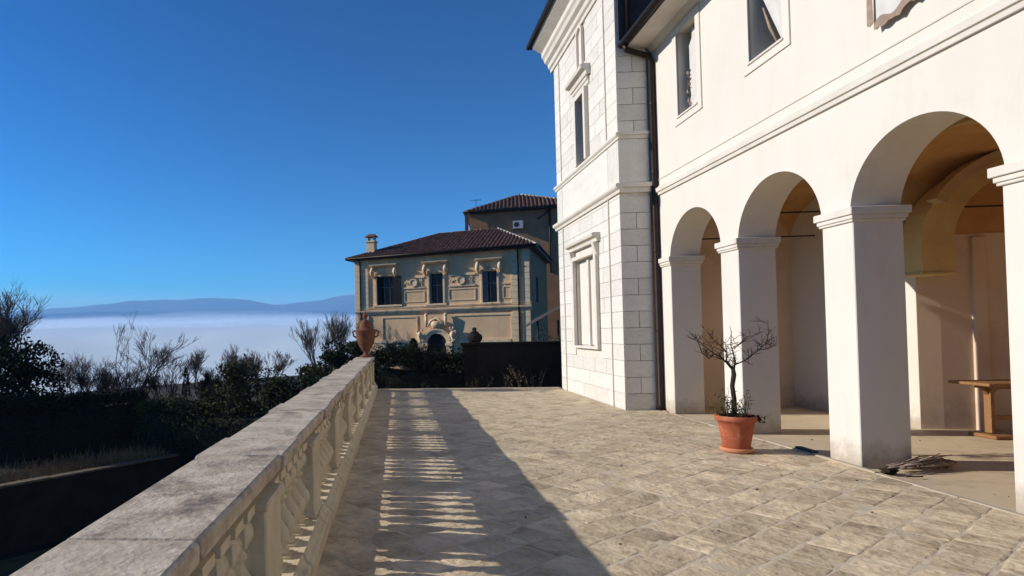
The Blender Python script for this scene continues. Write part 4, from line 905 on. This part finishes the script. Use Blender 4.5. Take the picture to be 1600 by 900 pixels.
def bare(name, label, cat, base, height, spread, seed, m=M_TWIG, levels=5, stems=1, r0=None, group=None, lean=0, up=.5, ang=.55, minr=.006, kids=(2, 2, 3)):
    """leafless tree: trunk(s) forking again and again into fine twigs"""
    rr = random.Random(seed); t = thing(name, label, cat, base, 0, group); g = MB(); base = Vector(base); r0 = r0 or height * .018; tr = MB()
    def grow(p, d, L_, r_, lv):
        segs = 3 if lv < 3 else 2; pts = [p]; q = p; dd = d.copy()
        for i in range(segs):
            dd = (dd + Vector((rr.gauss(0, .13), rr.gauss(0, .13), rr.gauss(0, .08) + up * .10))).normalized(); q = q + dd * (L_ / segs); pts.append(q)
        rads = [max(minr, r_ * (1 - .35 * i / segs)) for i in range(segs + 1)]
        (tr if lv == 0 else g).tube(pts, rads, 6 if lv < 2 else (4 if lv < 3 else 3), False)
        if lv >= levels: return
        for i in range(rr.choice(kids) if lv < levels - 1 else 3):
            f = rr.uniform(.45, 1.0) if i else 1.0; k = min(segs - 1, int(f * segs)); o = pts[k].lerp(pts[k + 1], f * segs - k)
            s_ = Vector((rr.gauss(0, 1), rr.gauss(0, 1), rr.gauss(0, .5))).normalized()
            nd = (dd * (1 if i else 1.9) + Vector((s_.x * spread, s_.y * spread, s_.z * .35)) * ang * rr.uniform(.5, 1.15) + Vector((0, 0, up * .25))).normalized()
            grow(o, nd, L_ * rr.uniform(.6, .95), r_ * (.62 if i else .72), lv + 1)
    for s_ in range(stems):
        a = rr.random() * 6.28; d = Vector((math.cos(a) * (.5 if stems > 1 else .06) * spread + lean, math.sin(a) * (.4 if stems > 1 else .06), 1)).normalized()
        grow(base + Vector((math.cos(a), math.sin(a), 0)) * (.12 if stems > 1 else 0), d, height * (.30 if levels > 3 else .4), r0 * (1 if stems == 1 else .6), 0)
    tr.build('trunk', m, t); g.build('branches', m, t); return t
def base_at(u, v, Y): p = at(u, v, Y); return (p.x, p.y, min(p.z, 90))

# bare trees against the fog
bare('bare_tree', 'large leafless tree with a rounded crown at the far left edge', 'tree', base_at(60, 640, 30), 5.5, 1.15, 11, M_TWIG, 8, 1, .16, 'leafless trees below the terrace', 0, .45, .75, .007, (2, 3, 3))
bare('bare_tree', 'second leafless tree at the left edge, half hidden in the dark evergreen', 'tree', base_at(0, 640, 27), 4.2, 1.0, 21, M_TWIG, 8, 1, .12, 'leafless trees below the terrace', .0, .5, .7, .007, (2, 3, 3))
bare('bare_tree', 'open many-stemmed leafless tree with long arching shoots in the middle of the hedge', 'tree', base_at(212, 640, 26), 3.7, 1.0, 31, M_TWIG, 6, 4, .07, 'leafless trees below the terrace', .05, .3, .6, .006)
bare('bare_tree', 'thin leafless tree leaning right beside the open many-stemmed one', 'tree', base_at(272, 632, 27), 2.4, .9, 41, M_TWIGP, 6, 3, .05, 'leafless trees below the terrace', .25, .3, .6, .006)
bare('bare_shrub', 'low twiggy leafless shrub right of the large left edge tree', 'shrub', base_at(112, 640, 32), 2.9, 1.0, 51, M_TWIGP, 6, 5, .07, 'twiggy leafless shrubs', 0, .3, .6, .005, (2, 3, 3))
bare('bare_shrub', 'low twiggy leafless shrub left of the many-stemmed tree', 'shrub', base_at(155, 640, 34), 2.6, 1.0, 61, M_TWIGP, 6, 5, .07, 'twiggy leafless shrubs', 0, .3, .6, .005, (2, 3, 3))
bare('bare_shrub', 'small pale twiggy shrub between the leaning tree and the leafy bush', 'shrub', base_at(312, 618, 26), 2.0, 1.0, 71, M_TWIGP, 6, 2, .05, 'twiggy leafless shrubs', 0, .3, .6, .005, (2, 3, 3))
bare('bare_shrub', 'bristly twiggy shrub rising out of the leafy bush by the balustrade', 'shrub', base_at(372, 620, 25), 1.75, 1.0, 81, M_TWIGP, 6, 6, .06, 'twiggy leafless shrubs', 0, .5, .5, .005, (2, 3, 3))
bare('bare_shrub', 'bristly twiggy shrub behind the leafy bush, nearest the balustrade', 'shrub', base_at(415, 615, 27), 1.75, 1.0, 83, M_TWIGP, 6, 6, .06, 'twiggy leafless shrubs', 0, .5, .5, .005, (2, 3, 3))
bare('bare_tree', 'upright twiggy leafless tree left of the garden pier', 'tree', base_at(500, 585, 34), 2.7, .8, 91, M_TWIGP, 6, 4, .08, 'leafless trees near the villa', -.1, .6, .45, .005, (2, 3, 3))
bare('bare_tree', 'upright twiggy leafless tree just left of the villa corner', 'tree', base_at(541, 575, 36), 2.9, .8, 95, M_TWIGP, 6, 5, .09, 'leafless trees near the villa', 0, .6, .45, .005, (2, 3, 3))
for i_, (u_, v_, h_, lab_) in enumerate(((188, 645, 1.9, 'dense low twiggy shrub just left of the many-stemmed tree base'), (248, 640, 1.7, 'dense low twiggy shrub under the leaning thin tree'), (338, 625, 1.4, 'low twiggy shrub right of the conifer spires'), (135, 640, 2.0, 'dense twiggy shrub in the row behind the left hedge'))):
    bare('bare_shrub', lab_, 'shrub', base_at(u_, v_, 26 + i_), h_, 1.0, 200 + i_, M_TWIG, 6, 6, .05, 'twiggy leafless shrubs', 0, .3, .6, .005, (2, 3, 3))
# evergreens and leafy bushes
p = at(12, 606, 23); bush('evergreen_tree', 'dense dark evergreen mass at the left edge in front of the big leafless tree', 'tree', (p.x - .6, p.y, p.z), (2.5, 2.2, 2.1), M_LEAFD, 7000, .10, None, 12)
p = at(92, 650, 24); bush('evergreen_tree', 'lower dark evergreen right of the left edge mass', 'tree', p, (1.9, 1.6, 1.1), M_LEAFD, 3200, .09, None, 9)
for i, (u, v, Y, rx, rz, lab) in enumerate(((392, 600, 22, 1.15, .95, 'leafy evergreen bush in front of the bristly shrubs by the balustrade'), (345, 625, 23, 1.0, .7, 'low leafy bush left of the tall bush by the balustrade'), (440, 610, 21, .8, .7, 'dark leafy bush touching the balustrade left of the garden pier'), (530, 560, 24, .8, .65, 'dark leafy bush behind the balustrade just left of the urn'), (500, 592, 22, .9, .55, 'low leafy bush at the foot of the garden pier'), (556, 548, 28, .6, .6, 'small dark bush under the villa corner behind the urn'))):
    p = at(u, v, Y); bush('leafy_bush', lab, 'bush', p, (rx, .8, rz), M_LEAF if i != 3 else M_LEAFD, 2300, .065, 'leafy bushes beyond the balustrade', 8)
for i, (u, v, h, lab) in enumerate(((291, 618, 1.25, 'thin dark conifer spire, left of the pair beyond the hedge'), (324, 620, 1.0, 'thin dark conifer spire, right of the pair beyond the hedge'))):
    b = at(u, v, 25); t = thing('conifer', lab, 'tree', b, 0, 'small conifer spires'); g = MB()
    for q in range(700): f = rnd.random(); a = rnd.random() * 6.28; r_ = .17 * (1 - f) ** .7 + .02; g.leaf(b + Vector((r_ * math.cos(a), r_ * math.sin(a), f * h)), .045, (math.cos(a), math.sin(a), 1.2))
    g.build('foliage', M_LEAFD, t); g = MB(); g.tube([b + Vector((0, 0, -.5)), b + Vector((0, 0, h * .9))], [.04, .01], 5); g.build('trunk', M_BARK, t)
def hedge(name, label, pts, width, z0, h, m, n, size, group=None, bumps=.25):
    """dark solid core with leaves standing off it"""
    t = thing(name, label, 'hedge', (pts[0][0], pts[0][1], z0(0) if callable(z0) else z0), 0, group); zf = z0 if callable(z0) else (lambda f: z0)
    P_ = [Vector(p) for p in pts]; L_ = (P_[1] - P_[0]).length; d = (P_[1] - P_[0]) / L_; nn = Vector((-d.y, d.x)); g = MB(); k = max(4, int(L_ / .5)); vs = []
    def hh(f): return h * (1 + bumps * noise.noise(Vector((f * L_ * .55, z0(0) if callable(z0) else z0, 2))))
    prof = [(-.5, 0), (-.5, .55), (-.42, .85), (-.2, .97), (.2, .97), (.42, .85), (.5, .55), (.5, 0)]
    for i in range(k + 1):
        f = i / k; c = P_[0] + d * (L_ * f)
        for a, b in prof:
            e = .92 + .12 * noise.noise(Vector((f * L_, a * 3, b * 3))); q = c + nn * (a * width * e); vs.append((q.x, q.y, zf(f) + b * hh(f) * e))
    m_ = len(prof); g.add(vs, [(i * m_ + q, i * m_ + q + 1, (i + 1) * m_ + q + 1, (i + 1) * m_ + q) for i in range(k) for q in range(m_ - 1)] + [tuple(range(m_)), tuple(range((k + 1) * m_ - 1, k * m_ - 1, -1))], True)
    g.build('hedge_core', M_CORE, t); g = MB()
    for i in range(n):
        f = rnd.random(); a = rnd.uniform(-.56, .56); b = rnd.uniform(.1, 1.08) ** .7
        if abs(a) < .42: b = rnd.uniform(.93, 1.12) + (.12 * rnd.random() ** 4)
        else: a = math.copysign(rnd.uniform(.46, .60), a)
        q = P_[0] + d * (L_ * f) + nn * (a * width); g.leaf((q.x, q.y, zf(f) + b * hh(f)), size * rnd.uniform(.6, 1.4))
    g.build('foliage', m, t); return t
def H2(u0, v0, u1, v1, Y0_, Y1_): return at(u0, v0, Y0_), at(u1, v1, Y1_)
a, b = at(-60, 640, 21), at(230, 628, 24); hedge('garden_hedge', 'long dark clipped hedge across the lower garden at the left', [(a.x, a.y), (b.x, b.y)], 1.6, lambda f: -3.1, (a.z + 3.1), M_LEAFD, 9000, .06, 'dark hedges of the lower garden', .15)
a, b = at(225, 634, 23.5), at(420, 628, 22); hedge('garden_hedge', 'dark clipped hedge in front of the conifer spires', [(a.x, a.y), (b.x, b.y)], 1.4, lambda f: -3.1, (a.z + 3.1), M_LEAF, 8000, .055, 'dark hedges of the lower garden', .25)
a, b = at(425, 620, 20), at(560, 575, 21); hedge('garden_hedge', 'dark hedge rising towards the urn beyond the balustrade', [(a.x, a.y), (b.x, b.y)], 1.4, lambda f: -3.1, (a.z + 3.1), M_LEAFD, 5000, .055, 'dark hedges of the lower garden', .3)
# hedges beyond the terrace end
hedge('end_hedge', 'dark clipped hedge closing the terrace between the urn and the garden wall', [(-.75, 18.4), (2.2, 18.2)], 1.1, -2, 2.68, M_LEAFD, 9000, .045, None, .10)
gw = thing('garden_wall', 'dark shaded garden wall with flat coping beyond the terrace end', 'wall', (3.6, 18.3, -2))
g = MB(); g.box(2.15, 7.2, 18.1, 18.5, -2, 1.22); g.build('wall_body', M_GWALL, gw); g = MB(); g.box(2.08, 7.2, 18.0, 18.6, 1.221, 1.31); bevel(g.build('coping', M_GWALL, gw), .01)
fn = thing('stone_finial', 'squat dark stone finial with a knob standing on the garden wall', 'finial', (2.56, 18.3, 1.31))
g = MB(); g.lathe((2.56, 18.3, 1.312), [(.17, 0), (.20, .03), (.24, .10), (.25, .17), (.22, .24), (.14, .29)], 14); g.build('bowl', M_GWALL, fn); g = MB(); g.lathe((2.56, 18.3, 1.312), [(.16, .292), (.10, .34), (.06, .37), (.075, .41), (.06, .46), (.015, .48)], 12); g.build('knob', M_GWALL, fn)
tp = thing('clipped_topiary', 'dark beehive-shaped clipped bush with a pointed top in front of the villa portal', 'topiary', (.68, 20, -2))
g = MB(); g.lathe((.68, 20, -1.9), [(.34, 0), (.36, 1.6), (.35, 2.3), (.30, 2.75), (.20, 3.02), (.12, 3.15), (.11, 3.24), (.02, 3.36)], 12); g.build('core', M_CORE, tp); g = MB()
for i in range(2600):
    z = rnd.uniform(0, 3.36); r_ = float(np.interp(z, [0, 1.6, 2.3, 2.75, 3.02, 3.15, 3.24, 3.36], [.34, .36, .35, .30, .20, .12, .11, .02])) + .015; a = rnd.random() * 6.28; g.leaf((.68 + r_ * math.cos(a), 20 + r_ * math.sin(a), -1.9 + z), .035)
g.build('foliage', M_LEAFD, tp)
def plant(lab, x, y, z0, h, n, m, grp, name='leafy_plant', size=.05, sp=.3):
    t = thing(name, lab, 'plant', (x, y, z0), 0, grp); g = MB(); s_ = MB()
    for i in range(n):
        d = Vector((rnd.gauss(0, sp), rnd.gauss(0, sp), 1)).normalized(); L_ = h * rnd.uniform(.55, 1); p = Vector((x + rnd.gauss(0, .1), y + rnd.gauss(0, .08), z0)); s_.tube([p, p + d * L_ * .5, p + d * L_ + Vector((rnd.gauss(0, .04), 0, 0))], [.012, .008, .004], 4)
        for q in range(16): f = rnd.uniform(.3, 1.04); g.leaf(p + d * L_ * f + Vector((rnd.gauss(0, .06), rnd.gauss(0, .06), rnd.gauss(0, .04))), size * rnd.uniform(.6, 1.2), None, .4)
    s_.build('stem', M_BARK, t); g.build('foliage', m, t)
for i, (u, v, lab) in enumerate(((600, 540, 'leafy plant standing above the hedge nearest the urn'), (622, 532, 'tall leafy plant above the hedge left of the beehive topiary'), (664, 545, 'leafy plant right of the beehive topiary below the portal'), (700, 545, 'leafy plant at the left end of the garden wall coping'), (858, 512, 'bushy plant over the garden wall beside the tower'), (835, 515, 'bushy plant over the garden wall under the lean-to'))):
    p = at(u, v, 19.2); z0 = -.2 if u < 800 else .6; plant(lab, p.x, p.y, z0, p.z - z0 + .1, 7, M_LEAFO if i % 2 else M_LEAF, 'leafy plants above the hedge', size=.05)
for i, (x, y, h, lab) in enumerate(((2.4, 17.3, .55, 'low yellowing weed at the foot of the garden wall, left end'), (3.4, 17.2, .5, 'low yellowing weed at the foot of the garden wall, middle'), (4.1, 17.25, .75, 'yellowing shrub against the garden wall next to the tower'), (3.85, 17.5, .95, 'taller sparse shrub against the garden wall left of the tower'), (.9, 17.3, .4, 'low dry weed in front of the clipped hedge'))):
    plant(lab, x, y, -.3, h + .25, 6, M_DRY if i % 2 else M_LEAFO, 'weeds beyond the terrace end', 'weed', .028, .4)
# retaining wall with ledge, dry grass along it
rw = thing('retaining_wall', 'dark garden retaining wall with a thin pale ledge, lower left', 'wall', (P1.x, P1.y, -5.2))
def wp(s_, t): q = P1 + WD * s_ + WN * t; return (q.x, q.y)
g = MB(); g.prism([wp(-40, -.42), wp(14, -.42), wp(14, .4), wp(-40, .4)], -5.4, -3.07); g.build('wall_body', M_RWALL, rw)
s_ = -24
lme = None
while s_ < 14:
    l_ = rnd.uniform(1.2, 1.9); g = MB(); g.prism([wp(s_ + .02, -.48), wp(s_ + l_, -.48), wp(s_ + l_, -.12), wp(s_ + .02, -.12)], -3.069, -3.0 + rnd.uniform(-.01, .01)); g.build('ledge_stone', M_LEDGE, rw); s_ += l_
g = MB()
for i in range(9000):
    t_ = abs(rnd.gauss(0, 1.1)) - .1; q = P1 + WD * rnd.uniform(-14, 13) + WN * t_; h = rnd.uniform(.08, .32) * (1 if rnd.random() < .8 else 1.8); x, y = q.x, q.y; z = -3.02; l1, l2 = rnd.gauss(0, .1), rnd.gauss(0, .1)
    g.v += [(x - .012, y, z), (x + .012, y + .008, z), (x + l1, y + l2, z + h)]; k = len(g.v) - 3; g.f.append((k, k + 1, k + 2)); g.sm.append(False)
tag(g.build('dry_grass', M_DRY), kind='stuff')
# garden pier with cap
gp = thing('garden_pier', 'small dark masonry gate pier with a flat cap beyond the balustrade', 'pier', base_at(487, 585, 26)); p = at(487, 588, 26)
g = MB(); g.box(p.x - .30, p.x + .30, p.y - .3, p.y + .3, -3, p.z + .33); g.build('pier_body', M_SLATE, gp); g = MB(); g.box(p.x - .42, p.x + .42, p.y - .4, p.y + .4, p.z + .331, p.z + .42); g.build('pier_cap', M_GWALL, gp)
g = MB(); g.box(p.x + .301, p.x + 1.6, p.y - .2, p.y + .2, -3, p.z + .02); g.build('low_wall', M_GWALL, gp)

# ================================================================== AIR
g = MB(); g.box(-9600, 9600, -9600, 9600, -205, 470); hz = g.build('haze', volmat('haze_air', 2.1e-4, (.31, .62, 1.0)), None); hz['kind'] = 'stuff'
